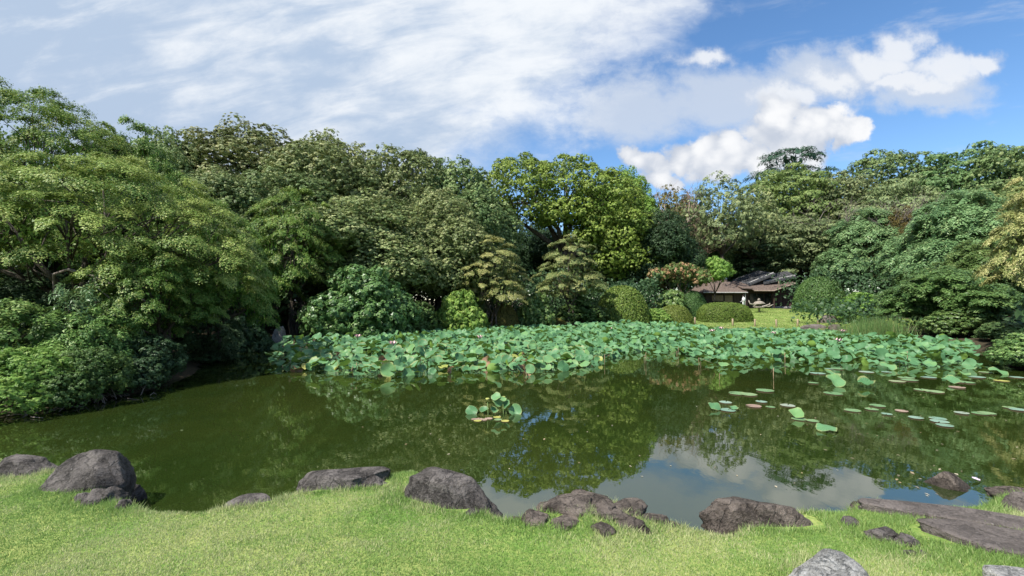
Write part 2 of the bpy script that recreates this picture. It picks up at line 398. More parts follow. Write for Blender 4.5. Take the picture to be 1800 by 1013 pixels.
def crown(name, lobes, rp, nl, leaf, width, style='puff', seed=1, under=-0.45, tips=0.15, inner=0.8, gap=0.0, dens=1.0, squash=0.75, droop=0.3, isz=2.4, tri=False, upw=0.45, nj=0.24):
    rng = np.random.default_rng(seed)
    C, O = [], []
    for li, (cx, cy, cz, rx, ry, rz) in enumerate(lobes):
        area = 4 * math.pi * (((rx * ry) ** 1.6 + (rx * rz) ** 1.6 + (ry * rz) ** 1.6) / 3) ** (1 / 1.6)
        n = max(6, int(dens * area / (rp * rp * (1.5 if style == 'puff' else 2.0))))
        d = fib(n, rng) + rng.normal(size=(n, 3)) * 0.10; d = unit(d)
        d = d[d[:, 2] > under + rng.normal(size=len(d)) * 0.12]
        p = np.array([cx, cy, cz]) + d * np.array([rx, ry, rz]) * (0.78 + 0.26 * rng.random((len(d), 1)))
        keep = rng.random(len(d)) > gap
        for lj, (ax, ay, az, sx, sy, sz) in enumerate(lobes):
            if lj != li: keep &= np.linalg.norm((p - [ax, ay, az]) / [sx, sy, sz], axis=1) > 0.80
        C.append(p[keep]); O.append(unit(d[keep] / np.array([rx, ry, rz])))
    C, O = np.concatenate(C), np.concatenate(O); m = len(C)
    r = rp * (0.65 + 0.7 * rng.random(m))
    ptint = rng.normal(size=m) * 0.16; ptip = np.clip(rng.normal(size=m) * 0.5 + tips * 2 - .4, 0, 1)
    k = np.repeat(np.arange(m), nl); n = len(k)
    if style == 'puff':
        g = 9; ns = max(1, nl // g)                     # rosettes of nine leaves over each puff
        ks = np.repeat(np.arange(m), ns); q = len(ks)
        d = unit(rng.normal(size=(q, 3)) + O[ks] * 0.75 + np.array([0, 0, upw]))
        S = C[ks] + d * (r[ks] * (0.70 + 0.32 * rng.random(q)))[:, None] * np.array([1, 1, squash])
        stint = rng.normal(size=q) * 0.09; stip = rng.random(q)
        kk = np.repeat(np.arange(q), g); n = len(kk); k = ks[kk]
        e = unit(rng.normal(size=(n, 3)) + d[kk] * 0.9)
        P = S[kk] + e * leaf * 0.62
        N = d[kk] * 1.0 + e * 0.35 + rng.normal(size=(n, 3)) * nj + np.array([0, 0, .25]); td = None
    else:                                     # flat layered sprays
        th = rng.random(n) * 6.283; rho = np.sqrt(rng.random(n)) * (0.75 + 0.35 * np.sin(th * 3 + k * 1.7) * 0.6)
        off = np.stack([np.cos(th) * rho, np.sin(th) * rho, np.zeros(n)], -1) * r[k][:, None]
        out = (off[:, :2] * O[k][:, :2]).sum(-1)
        off[:, 2] = -droop * out - droop * 0.5 * rho * rho * r[k] + rng.normal(size=n) * 0.10 * r[k] * squash
        P = C[k] + off
        N = rng.normal(size=(n, 3)) * 0.26 + np.array([0, 0, 1.0]) + O[k] * 0.45 + np.concatenate([off[:, :2] / r[k][:, None] * (droop + .25), np.zeros((n, 1))], 1); td = np.concatenate([off[:, :2], -0.3 * np.abs(off[:, 2:])], 1)
    tint = 0.47 + ptint[k] * 1.15 + rng.normal(size=n) * 0.09
    if style == 'puff':
        tint = tint + stint[kk]
        tip = np.where(stip[kk] < tips + ptip[k] * 0.4, 0.2 + 0.5 * rng.random(n), 0) if tips > 0 else np.zeros(n)
    else: tip = np.where(rng.random(n) < tips + ptip[k] * 0.5, 0.2 + 0.5 * rng.random(n), 0) if tips > 0 else np.zeros(n)
    L = np.full(n, leaf); Wd = np.full(n, width)
    # sparse larger sprays deeper inside so that the crown is not hollow
    ni = int(inner * m * 20)
    if ni:
        li = rng.integers(0, len(lobes), ni); lb = np.array(lobes)[li]
        d = unit(rng.normal(size=(ni, 3))); q = lb[:, :3] + d * lb[:, 3:] * (0.45 + 0.38 * rng.random((ni, 1)))
        P = np.concatenate([P, q]); N = np.concatenate([N, d + rng.normal(size=(ni, 3)) * .5]); L = np.concatenate([L, np.full(ni, leaf * isz)]); Wd = np.concatenate([Wd, np.full(ni, leaf * isz * .75)])
        tint = np.concatenate([tint, 0.35 + rng.normal(size=ni) * .15]); tip = np.concatenate([tip, np.zeros(ni)])
        if td is not None: td = np.concatenate([td, rng.normal(size=(ni, 3))])
    return leaves_mesh(name, P, N, L, Wd, tint, tip, rng, td, tri), C

def trunk_mesh(lobes, C, h0, r0, seed, twigs=40, stems=1):
    rr = random.Random(seed); mb = MB(); zc = sum(l[2] for l in lobes) / len(lobes)
    for s in range(stems):
        a = rr.random() * 6.28; off = Vector((math.cos(a), math.sin(a), 0)) * (0.0 if stems == 1 else r0 * 1.6)
        base = off.copy(); base.z = -0.4; fork = Vector((off.x * 2 + rr.uniform(-.3, .3), off.y * 2 + rr.uniform(-.3, .3), h0))
        mid = (base + fork) / 2 + Vector((rr.uniform(-.2, .2), rr.uniform(-.2, .2), 0))
        mb.tube([base, base + Vector((0, 0, .5)), mid, fork], [r0 * 1.45, r0 * 1.08, r0 * .9, r0 * .75], 9)
        tips = []
        for l in lobes[s::stems] if stems > 1 else lobes:
            c = Vector(l[:3]); q = fork.lerp(c, 0.5) + Vector((rr.uniform(-.4, .4), rr.uniform(-.4, .4), rr.uniform(0, .5)))
            end = c + Vector((0, 0, l[5] * 0.3)); mb.tube([fork, q, end], [r0 * .6, r0 * .42, r0 * .14], 7); tips += [(fork.lerp(q, .6), r0 * .3), (q, r0 * .3), (q.lerp(end, .5), r0 * .22)]
        n = len(C)
        for _ in range(twigs // stems):
            t = Vector(C[rr.randrange(n)]); b, br = min(tips, key=lambda k: (k[0] - t).length * rr.uniform(.7, 1.3))
            m = b.lerp(t, .5) + Vector((0, 0, rr.uniform(-.05, .2) * (t - b).length)); mb.tube([b, m, t], [br * .6, br * .38, br * .1], 5)
    return mb.mesh("trunk", True)

ARCH = {}
def archetype(key, lobes, rp, nl, leaf, width, h0, r0, seed=1, twigs=40, stems=1, **kw):
    me, C = crown("crown", lobes, rp, nl, leaf, width, seed=seed, **kw)
    xs = np.array(lobes)
    ARCH[key] = dict(crown=me, trunk=trunk_mesh(lobes, C, h0, r0, seed, twigs, stems), top=float((xs[:, 2] + xs[:, 5]).max()) + rp * (.75 * kw.get("squash", .75) if kw.get("style") != "spray" else .2), wid=1.1 * rp + float((xs[:, 0] + xs[:, 3]).max() - (xs[:, 0] - xs[:, 3]).min()))

def tree(key, label, px, y, top, width, mat, name="tree", cat="tree", group=None, rz=None, bark=BARK, z0=None, sy=None):
    """stand a copy of an archetype at distance y; top: picture row of its top, width: its width in picture pixels"""
    A = ARCH[key]
    x = (px - 900) / F * y
    z = hz(x, y) if z0 is None else z0
    H = at_y(px, top, y).z - z; wd = width / F * y
    sx = wd / A["wid"]; sz = H / A["top"]
    root = empty(name, (x, y, z), (hash_f(px, y) * 6.28) if rz is None else rz, (sx, sx if sy is None else sy, sz))
    tag(root, label, cat, group)
    link("crown", A["crown"], root, mat); link("trunk", A["trunk"], root, bark)
    return root
def hash_f(a, b): return (math.sin(a * 12.9898 + b * 78.233) * 43758.5453) % 1.0

# species colours
M_OAK = leaf_mat("oak_leaf", (0.082, 0.122, 0.038), (0.320, 0.375, 0.145), (0.54, 0.53, 0.26), 0.22)
M_OAK2 = leaf_mat("oak_leaf_dark", (0.064, 0.114, 0.034), (0.262, 0.350, 0.130), (0.47, 0.50, 0.22), 0.22)
M_CAMPHOR = leaf_mat("camphor_leaf", (0.085, 0.165, 0.022), (0.290, 0.415, 0.070), (0.45, 0.55, 0.14), 0.24)
M_MAPLE = leaf_mat("maple_leaf", (0.060, 0.125, 0.020), (0.270, 0.350, 0.075), (0.50, 0.50, 0.16), 0.24)
M_MAPLED = leaf_mat("maple_leaf_deep", (0.040, 0.105, 0.014), (0.165, 0.270, 0.045), (0.36, 0.40, 0.10), 0.24)
M_GOLD = leaf_mat("golden_maple_leaf", (0.080, 0.120, 0.030), (0.270, 0.300, 0.095), (0.47, 0.41, 0.17), 0.24)
M_GOLD2 = leaf_mat("bronze_green_leaf", (0.085, 0.130, 0.034), (0.245, 0.285, 0.095), (0.46, 0.39, 0.17), 0.24)
M_PALEGOLD = leaf_mat("pale_golden_leaf", (0.140, 0.185, 0.052), (0.340, 0.375, 0.140), (0.54, 0.50, 0.22), 0.24)
M_BROAD = leaf_mat("broad_leaf", (0.060, 0.140, 0.036), (0.195, 0.320, 0.095), (0.33, 0.44, 0.15), 0.3, 0.4, 0.4)
M_BLUE = leaf_mat("blue_green_leaf", (0.085, 0.165, 0.060), (0.255, 0.380, 0.160), (0.42, 0.50, 0.22), 0.3, 0.42, 0.35)
M_BANK = leaf_mat("bank_shrub_leaf", (0.055, 0.125, 0.026), (0.190, 0.310, 0.072), (0.36, 0.44, 0.14), 0.24)
M_LIME = leaf_mat("lime_leaf", (0.100, 0.200, 0.035), (0.265, 0.420, 0.090), (0.44, 0.55, 0.15), 0.38)
M_GREY = leaf_mat("grey_green_leaf", (0.085, 0.130, 0.052), (0.305, 0.365, 0.160), (0.47, 0.49, 0.22), 0.25)
M_YGREEN = leaf_mat("yellow_green_leaf", (0.095, 0.150, 0.038), (0.285, 0.360, 0.110), (0.44, 0.47, 0.17), 0.28)
M_HEDGED2 = leaf_mat("deep_canopy_leaf", (0.055, 0.110, 0.034), (0.165, 0.255, 0.090), (0.30, 0.36, 0.14), 0.25)
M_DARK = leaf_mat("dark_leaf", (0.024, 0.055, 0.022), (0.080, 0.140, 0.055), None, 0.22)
M_RUST = leaf_mat("rust_leaf", (0.085, 0.080, 0.020), (0.200, 0.165, 0.045), None, 0.3)
M_PINK = leaf_mat("pink_blossom", (0.078, 0.130, 0.033), (0.208, 0.260, 0.078), (0.66, 0.26, 0.21), 0.3)
M_CEDAR = leaf_mat("cedar_needle", (0.023, 0.060, 0.039), (0.078, 0.150, 0.091), None, 0.15)
M_HEDGE = leaf_mat("hedge_leaf", (0.080, 0.125, 0.018), (0.200, 0.265, 0.050), (0.29, 0.32, 0.07), 0.25)
M_HEDGEB = leaf_mat("hedge_leaf_brown", (0.091, 0.098, 0.018), (0.195, 0.189, 0.042), (0.286, 0.221, 0.065), 0.22)
M_HEDGED = leaf_mat("hedge_leaf_deep", (0.034, 0.075, 0.018), (0.095, 0.170, 0.045), (0.16, 0.24, 0.07), 0.25)

def lobes_dome(W_, H_, base, n, seed, flat=0.8):
    """a dome-like crown of overlapping lobes between base and H_"""
    r = random.Random(seed); out = [(0, 0, base + (H_ - base) * .52, W_ * .33, W_ * .33, (H_ - base) * .48)]
    for i in range(n):
        a = i / n * 6.283 + r.uniform(-.35, .35); q = r.uniform(.22, .32) * W_; s = W_ * r.uniform(.19, .25)
        zc = base + (H_ - base) * (0.28 if i % 2 else r.uniform(.42, .6)); sz = (H_ - base) * r.uniform(.24, .34) * flat
        out.append((math.cos(a) * q, math.sin(a) * q, zc, s, s, sz))
    return out

archetype("oak0", lobes_dome(11, 14, 2.5, 8, 1), 0.60, 243, 0.12, 0.105, 3.5, 0.35, seed=11, tips=0.22, tri=True, isz=4, inner=1.2, squash=1.05, dens=1.2, nj=.3)
archetype("oak1", lobes_dome(11, 14, 2.0, 9, 2), 0.55, 207, 0.115, 0.10, 3.5, 0.33, seed=12, tips=0.16, tri=True, isz=4, inner=1.2, squash=1.05, dens=1.15, nj=.3)
archetype("oak2", lobes_dome(11, 13, 1.5, 7, 3), 0.80, 360, 0.13, 0.11, 3.0, 0.36, seed=13, tips=0.12, tri=True, isz=4, inner=1.0, squash=.95, dens=1.1, nj=.38)
archetype("dome0", lobes_dome(11, 14, 2.0, 9, 5), 1.35, 900, 0.12, 0.10, 3.0, 0.36, seed=15, tips=0.14, tri=True, isz=4, inner=1.6, squash=.42, upw=.8, dens=.95)
archetype("dome1", lobes_dome(11, 13, 2.0, 8, 6), 1.15, 720, 0.12, 0.10, 3.0, 0.36, seed=16, tips=0.10, tri=True, isz=4, inner=1.4, squash=.5, upw=.7)
archetype("open0", lobes_dome(8, 12, 4.5, 7, 4, .7), 0.75, 85, 0.24, 0.11, 5.0, 0.2, seed=14, tips=0.1, gap=0.25, inner=.1)
archetype("camphor", [(-3.4, 0, 11.2, 3.6, 3.4, 3.2), (0.4, .4, 11.4, 3.8, 3.4, 3.0), (3.6, -.2, 10.2, 2.9, 3, 2.6), (-5.4, -.4, 9.0, 2.0, 2.2, 2.0), (5.2, -.8, 7.2, 2.1, 2.4, 2.4), (4.2, -1.0, 4.6, 1.8, 2, 2.3), (6.0, -.6, 4.8, 1.5, 1.8, 2.2), (2.2, -1.2, 7.0, 1.9, 1.8, 1.9), (-1.6, -1.6, 8.6, 1.9, 1.7, 1.4), (.8, -1.5, 8.8, 2.0, 1.8, 1.6)],
          0.70, 342, 0.112, 0.10, 5.5, 0.45, seed=21, tips=0.3, gap=0.03, inner=.8, under=-0.35, twigs=70, tri=True, isz=3, squash=.7, dens=.95)
archetype("maple0", [(0, 0, 4.9, 3.4, 3.2, 2.3), (-2.8, -.6, 3.9, 2.4, 2.3, 1.7), (2.8, .2, 3.7, 2.4, 2.3, 1.7), (.6, -2.4, 3.3, 2.5, 2.0, 1.6), (-.8, 2.2, 3.6, 2.5, 2.0, 1.6), (3.8, -.8, 2.4, 1.6, 1.5, 1.2), (-3.6, -1.0, 2.5, 1.6, 1.5, 1.2)],
          0.80, 560, 0.105, 0.08, 1.6, 0.17, style='spray', seed=31, tips=0.25, under=-0.5, twigs=60, stems=2, tri=True, dens=.8, droop=.45, inner=.5, isz=2.5)
archetype("maple1", [(0, 0, 5.2, 2.8, 2.8, 1.9), (-2.0, -.8, 3.9, 2.2, 2.1, 1.3), (2.2, .4, 3.6, 2.2, 2.1, 1.3), (.6, -2.0, 2.9, 2.2, 1.8, 1.1), (-.8, 1.8, 3.2, 2.2, 1.8, 1.1)],
          0.85, 520, 0.115, 0.085, 1.5, 0.15, style='spray', seed=32, tips=0.3, under=-0.4, twigs=50, stems=2, dens=.75, squash=.5, tri=True, inner=.4)
archetype("broad0", [(0, 0, 6.2, 3.0, 3.0, 2.6), (-2.4, -.4, 4.4, 2.3, 2.4, 2.0), (2.5, .2, 4.2, 2.3, 2.4, 2.0), (.4, -2.2, 3.6, 2.4, 2.0, 2.2), (0, 2.0, 3.8, 2.4, 2, 2.2)],
          0.75, 330, 0.20, 0.09, 2.0, 0.2, tri=True, style='spray', seed=41, tips=0.12, under=-0.6, droop=.55, squash=1.6, dens=1.35, twigs=40)
archetype("broad1", [(0, 0, 5.4, 2.6, 2.6, 2.2), (-2.2, .4, 4.0, 2.0, 2.2, 1.9), (2.0, -.4, 3.6, 2.4, 2.2, 2.2), (-.6, -2.0, 3.0, 2.6, 1.9, 2.1)],
          0.65, 290, 0.165, 0.09, 1.8, 0.17, tri=True, style='spray', seed=42, tips=0.2, under=-0.6, droop=.5, squash=1.6, dens=1.35, twigs=40)
archetype("shrub0", [(0, 0, 2.2, 1.5, 1.4, 1.5), (-1.5, -.2, 1.3, 1.2, 1.1, 1.1), (1.4, .1, 1.4, 1.2, 1.1, 1.2), (.2, -.9, 1.1, 1.5, .9, 1.0)],
          0.42, 153, 0.14, 0.095, .5, 0.06, tri=True, seed=51, tips=0.15, under=-0.7, twigs=40, stems=3)
archetype("shrub1", [(0, 0, 1.5, 1.1, 1.0, 1.1), (-.8, .1, 1.0, .8, .8, .8), (.9, -.2, .95, .8, .8, .8)],
          0.36, 162, 0.12, 0.085, .4, 0.05, tri=True, seed=52, tips=0.2, under=-0.7, twigs=30, stems=3)
archetype("bank0", [(0, 0, 1.5, 1.4, 1.3, .9), (-1.3, -.4, 1.0, 1.1, 1.1, .8), (1.3, -.2, .95, 1.1, 1.0, .75), (.2, -1.0, .7, 1.4, .9, .6)],
          0.34, 220, 0.088, 0.058, .4, 0.04, tri=True, style='spray', seed=61, tips=0.12, under=-0.6, twigs=40, stems=3, squash=1.8, droop=.5, dens=1.15, isz=1.4, gap=.32, inner=.35)
archetype("bank1", [(0, 0, 1.3, 1.2, 1.2, .9), (-.9, -.3, .8, 1.0, 1.0, .7), (1.0, -.1, .8, 1.0, .9, .7)],
          0.27, 153, 0.070, 0.05, .4, 0.035, tri=True, seed=62, tips=0.2, under=-0.6, twigs=40, stems=3, gap=.2, inner=.5, isz=1.5)
archetype("feather", [(0, 0, 1.5, .75, .7, .55), (-.5, -.2, 1.05, .6, .6, .4), (.5, .1, 1.0, .6, .6, .4)],
          0.34, 90, 0.15, 0.035, .8, 0.03, style='spray', seed=63, tips=0.1, under=-0.4, twigs=24, stems=3, squash=1.6, droop=.8, gap=.3, inner=0)
archetype("cedar", [(0, 0, 13.5, 3.2, 3.0, .9), (-2.4, 0, 11.6, 3.0, 2.6, .7), (2.8, 0, 12.2, 3.0, 2.6, .7), (0, -1, 10, 4.2, 3.4, .8), (.5, 0, 8, 4.6, 3.6, .8)],
          0.95, 110, 0.34, 0.08, 8, 0.3, style='spray', seed=71, tips=0, under=-0.3, gap=.2, inner=.05, droop=.35, squash=.8)

archetype("small", [(.3, 0, 4.4, 1.1, 1.0, .45), (-1.1, -.2, 3.9, .8, .9, .4), (1.5, .1, 4.0, .8, .9, .4), (-.2, -.9, 3.5, .9, .7, .35), (-1.9, .2, 3.3, .6, .6, .3), (1.1, -.6, 3.2, .6, .6, .35)],
          0.36, 72, 0.17, 0.10, 1.6, 0.07, seed=53, tips=0.15, under=-0.5, twigs=40, gap=.22, inner=.2)
archetype("blossom", [(-.2, 0, 3.9, 1.3, 1.2, .45), (-1.6, -.2, 3.5, 1.0, 1.0, .4), (1.5, .1, 3.6, 1.1, 1.0, .4), (.3, -.9, 3.2, 1.1, .8, .35), (2.4, -.3, 3.1, .7, .7, .3), (-2.4, .1, 3.0, .7, .7, .3)],
          0.36, 72, 0.15, 0.10, 1.4, 0.07, seed=54, tips=0.32, under=-0.4, twigs=40, stems=3, gap=.18, inner=.2)
def hedge_arch(key, seed, boxy, leaf, n):
    rng = np.random.default_rng(seed)
    d = unit(rng.normal(size=(n, 3))); d[:, 2] = np.abs(d[:, 2]) * 1.0 - 0.12 * (rng.random(n) < .3)
    e = 1.0 / (np.abs(d) ** boxy).sum(-1) ** (1 / boxy)
    P = d * e[:, None] * (1 + rng.normal(size=(n, 1)) * 0.018 + 0.04 * (fbm(d[:, 0] * 3 + 9, d[:, 1] * 3 + d[:, 2] * 2 + 5, seed)[:, None] - .5))
    P[:, 2] = np.maximum(P[:, 2], 0.02)
    g = np.sign(d) * np.abs(d) ** (boxy - 1)
    tint = 0.5 + (fbm(P[:, 0] * 4 + 20, P[:, 1] * 4 + P[:, 2] * 3 + 20, seed) - .5) * 1.0 + rng.normal(size=n) * .2
    me = leaves_mesh("foliage", P, unit(g) + rng.normal(size=(n, 3)) * .45, np.full(n, leaf), np.full(n, leaf * .55), tint, (rng.random(n) < .15) * rng.random(n), rng)
    mb = MB(); rr = random.Random(seed)
    for i in range(10):
        a = rr.random() * 6.28; mb.tube([(.05 * math.cos(a), .05 * math.sin(a), -.1), (.3 * math.cos(a), .3 * math.sin(a), .4), (.6 * math.cos(a), .6 * math.sin(a), .62)], [.03, .02, .008], 5)
    # dense twiggy body under the leaf skin
    k = 14; prof = [(0.93 * (1 - (j / 7) ** boxy) ** (1 / boxy) if j < 7 else 0.02, 0.93 * j / 7) for j in range(8)]
    mb.lathe(prof, k)
    ARCH[key] = dict(crown=me, trunk=mb.mesh("twigs", True))
hedge_arch("clip_round", 81, 2.2, 0.062, 16000)
hedge_arch("clip_box", 82, 3.2, 0.05, 20000)
M_TWIGBODY = plain_mat("hedge_twigs", (0.02, 0.022, 0.01), (0.05, 0.055, 0.02), 20, 0.95)
def hedge(key, label, px, y, top, base, width, mat, depth=1.0, name="clipped_hedge", group=None, cat="hedge"):
    x = (px - 900) / F * y; b = at_y(px, base, y).z; t = at_y(px, top, y).z
    w = width / F * y / 2
    z = min(hz(x, y), b) 
    root = empty(name, (x, y, z), 0.0, (w, w * depth, t - z)); tag(root, label, cat, group)
    A = ARCH[key]; link("foliage", A["crown"], root, mat); link("twigs", A["trunk"], root, M_TWIGBODY)

# ---- woods beyond the far bank (from one end of the pond round to the other)
G = "evergreen oaks on the far bank"
for key, px, y, top, w, mt, lb in [
    ("oak1", 285, 36, 232, 190, M_OAK2, "dark evergreen oak whose top just shows over the side of the big maples"),
    ("oak0", 430, 41, 222, 290, M_OAK, "tallest broad olive oak with pale flower tips crowning the tree mass"),
    ("oak1", 575, 42, 240, 260, M_OAK, "olive oak with rounded puffs next to the tallest broad oak"),
    ("oak2", 700, 44, 262, 240, M_OAK, "grey olive oak with a single conifer tip poking above it"),
    ("oak0", 800, 46, 280, 190, M_OAK2, "brownish olive oak touching the side of the bright camphor tree"),
    ("oak2", 500, 34, 300, 260, M_OAK2, "lower dark oak in front of the tallest broad oak"),
    ("oak0", 640, 33, 342, 250, M_OAK, "bushy oak with dense puffs directly behind the big waterside shrub"),
    ("oak1", 770, 36, 335, 200, M_OAK, "drooping grey olive oak behind the golden layered maple"),
    ("oak1", 370, 30, 300, 240, M_OAK2, "oak with yellowish tips wedged behind the big spreading maple"),
]:
    tree(key, lb, px, y, top, w * 1.18, mt, "oak_tree", "tree", G)
tree("cedar", "small conifer tip standing above the oak canopy", 735, 56, 261, 75, M_CEDAR, "conifer_tree")
tree("camphor", "bright yellow green camphor tree with open limbs and domed crown", 990, 54, 274, 318, M_CAMPHOR, "camphor_tree", rz=0.0)
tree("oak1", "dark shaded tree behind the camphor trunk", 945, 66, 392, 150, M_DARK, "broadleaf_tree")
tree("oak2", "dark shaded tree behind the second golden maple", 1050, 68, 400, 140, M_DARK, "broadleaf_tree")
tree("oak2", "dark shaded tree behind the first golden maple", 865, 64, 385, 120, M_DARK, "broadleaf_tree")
tree("maple0", "olive green layered maple hanging low beside the dark inlet", 515, 27, 322, 250, M_MAPLED, "maple_tree")
tree("maple1", "golden tinged layered maple behind the brown clipped mound", 868, 33.5, 408, 150, M_GOLD, "maple_tree", rz=.4)
tree("maple1", "golden green layered maple in front of the camphor trunk", 1003, 36.5, 408, 155, M_GOLD2, "maple_tree", rz=3.7)
tree("oak1", "small round olive tree peeping over the camphor's sloping shoulder", 1103, 76, 296, 150, M_CAMPHOR, "broadleaf_tree")
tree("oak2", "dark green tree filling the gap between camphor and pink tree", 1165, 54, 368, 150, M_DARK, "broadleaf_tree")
tree("oak1", "deep green tree behind the pink flowering tree", 1225, 70, 372, 120, M_HEDGED2, "broadleaf_tree")
tree("open0", "slender open tree with sky showing through its branches", 1268, 62, 308, 145, M_GREY, "broadleaf_tree")
tree("open0", "thin leafy tree beside the slender open tree", 1325, 66, 330, 120, M_GREY, "broadleaf_tree", rz=1.0)
G2 = "tall trees behind the tea house"
for key, px, y, top, w, mt, lb in [
    ("dome0", 1345, 70, 398, 170, M_DARK, "dark blue green tree rising directly over the tea house roof"),
    ("dome0", 1400, 78, 281, 200, M_YGREEN, "pale grey green dome tree under the layered cedar"),
    ("dome1", 1480, 74, 300, 200, M_GREY, "grey green tree with heavy drooping puffs behind the round hedge"),
    ("dome1", 1560, 78, 258, 230, M_OAK2, "broad tree of flat puffs beside the layered cedar"),
    ("dome0", 1590, 64, 300, 170, M_GREY, "domed tree above the rust brown tree"),
    ("dome1", 1690, 70, 254, 260, M_HEDGED2, "high dark green tree on the skyline above the feathery trees"),
    ("dome1", 1790, 62, 244, 250, M_OAK2, "highest tree on the skyline behind the golden waterside maple"),
    ("dome0", 1420, 66, 370, 160, M_GREY, "rounded green tree above the tea house tiles"),
    ("dome1", 1300, 78, 400, 190, M_DARK, "shaded tree behind the thatched wing of the tea house"),
    ("dome1", 1900, 52, 250, 280, M_OAK2, "dark oak behind the golden waterside maple"),
    ("dome1", 1760, 48, 330, 200, M_YGREEN, "grey green tree between feathery tree and golden maple"),
]:
    tree(key, lb, px, y, top, w, mt, "broadleaf_tree", "tree", G2)
tree("cedar", "layered dark cedar spreading above the other treetops", 1396, 88, 259, 185, M_CEDAR, "cedar_tree", rz=.3)
tree("oak1", "rust brown crown among the green trees", 1588, 55, 366, 125, M_RUST, "broadleaf_tree")
G3 = "feathery blue green trees by the tea house lawn"
tree("broad0", "feathery blue green tree overhanging the tall round hedge", 1528, 58, 366, 205, M_BLUE, "walnut_tree", group=G3)
tree("broad0", "tall feathery blue green tree above the waterside thicket", 1692, 37, 335, 240, M_BLUE, "walnut_tree", group=G3, rz=2)
tree("broad1", "mid green leafy tree between the two feathery trees", 1628, 45, 420, 150, M_BROAD, "leafy_tree", rz=1)
tree("broad1", "leafy tree with yellowish tops above the dark hollow", 1740, 30, 415, 200, M_BROAD, "leafy_tree", rz=3)
tree("broad1", "dense waterside thicket with arching sprays behind the reeds", 1655, 26, 468, 210, M_BROAD, "thicket_shrub", "shrub", rz=2)
tree("shrub0", "leafy shrub at the back of the lotus under the thicket", 1690, 24.5, 535, 130, M_BROAD, "leafy_shrub", "shrub")
tree("shrub0", "dark leafy shrub at the lotus bed's end under the golden maple", 1765, 21.6, 566, 120, M_HEDGED2, "leafy_shrub", "shrub")
tree("maple0", "golden layered maple leaning over the water by the thicket", 1885, 18, 262, 300, M_PALEGOLD, "maple_tree", rz=.8)
tree("shrub0", "bright lime green shrub at the end of the tea house lawn", 1510, 38, 514, 96, M_LIME, "leafy_shrub", "shrub")
tree("shrub0", "green yellow shrub dipping to the water below the golden maple", 1800, 15.2, 585, 130, M_BROAD, "leafy_shrub", "shrub")
tree("blossom", "pink blossoming crape myrtle beside the tea house", 1192, 45, 462, 122, M_PINK, "flowering_tree")
tree("small", "fresh green young tree leaning at the thatched wing", 1258, 53, 452, 84, M_LIME, "young_tree")
# ---- waterside shrubs behind the lotus
tree("shrub0", "big glossy green shrub standing behind the lotus bed", 640, 26, 466, 200, M_BROAD, "leafy_shrub", "shrub", rz=.5)
tree("shrub0", "low glossy shrub spreading to the water beside the dark inlet", 570, 25, 538, 110, M_BROAD, "leafy_shrub", "shrub")
tree("shrub1", "dark green low shrub beside the big glossy shrub", 735, 28.5, 530, 100, M_HEDGED, "leafy_shrub", "shrub")
tree("shrub1", "yellow green bush between big glossy shrub and brown mound", 808, 31, 510, 100, M_LIME, "leafy_shrub", "shrub")
tree("shrub1", "small pale bush at the foot of the yellow green bush", 842, 32.5, 548, 50, M_LIME, "leafy_shrub", "shrub")
tree("shrub1", "blue green bush above the yellow green bush", 825, 35, 480, 80, M_BLUE, "leafy_shrub", "shrub")
tree("shrub1", "rounded green bush next to the brown mound", 943, 35.5, 514, 70, M_BROAD, "leafy_shrub", "shrub")
tree("shrub1", "leafy dark bush between the rounded bush and the big mound", 1020, 37, 520, 90, M_HEDGED, "leafy_shrub", "shrub")
tree("shrub1", "loose pale bush at the foot of the big mound", 1155, 39.5, 542, 50, M_LIME, "leafy_shrub", "shrub")
tree("shrub1", "broad leaved bush under the pink flowering tree", 1180, 43, 510, 80, M_BROAD, "leafy_shrub", "shrub")
hedge("clip_round", "brown olive clipped mound beside the rounded bush", 885, 35, 534, 584, 54, M_HEDGEB)
hedge("clip_round", "little brownish clump at the lotus edge below the dark bush", 978, 36.5, 560, 584, 44, M_HEDGEB)
hedge("clip_round", "large olive clipped mound with grassy face below the camphor", 1093, 39.5, 504, 574, 92, M_HEDGE)
hedge("clip_round", "bright green clipped mound beside the wooden post", 1185, 40, 537, 577, 62, M_HEDGE)
hedge("clip_box", "flat topped oblong clipped hedge on the tea house lawn", 1272, 42.5, 533, 571, 88, M_HEDGE, .7)
hedge("clip_round", "tall dark green ball hedge against the tea house wall", 1440, 49, 488, 556, 80, M_HEDGED)
hedge("clip_round", "shaded clipped hedge under the young tree", 1215, 45, 512, 562, 56, M_HEDGED)

# ---- near bank: big maples and the shrubs under them
archetype("bigmaple", [(0, 0, 5.0, 3.6, 3.4, 1.5), (-2.6, -1.0, 4.2, 2.6, 2.6, 1.3), (2.8, -.4, 3.9, 2.6, 2.5, 1.3), (.4, -2.6, 3.7, 2.8, 2.0, 1.2), (4.4, -.6, 2.9, 1.6, 1.8, 1.1), (-.8, 2.2, 4.0, 2.6, 2.2, 1.2), (-4.0, -1.2, 3.0, 1.8, 1.8, 1.1), (2.4, -2.4, 2.6, 1.8, 1.5, .9)],
          0.60, 720, 0.058, 0.05, 1.7, 0.19, style='spray', seed=33, tips=0.28, under=-0.55, twigs=110, stems=2, dens=.85, squash=.8, inner=.8, isz=2.0, tri=True, droop=.5, gap=.08)
tree("bigmaple", "large spreading maple with yellow green layered foliage over the bank", 175, 14, 268, 560, M_MAPLE, "maple_tree", rz=0.25)
tree("bigmaple", "tall deep green maple behind the spreading yellow green maple", 40, 18, 150, 520, M_MAPLED, "maple_tree", rz=2.2)
tree("maple0", "drooping dark maple shading the inlet beside the spreading maple", 380, 17.5, 345, 230, M_MAPLED, "maple_tree", rz=1.3)
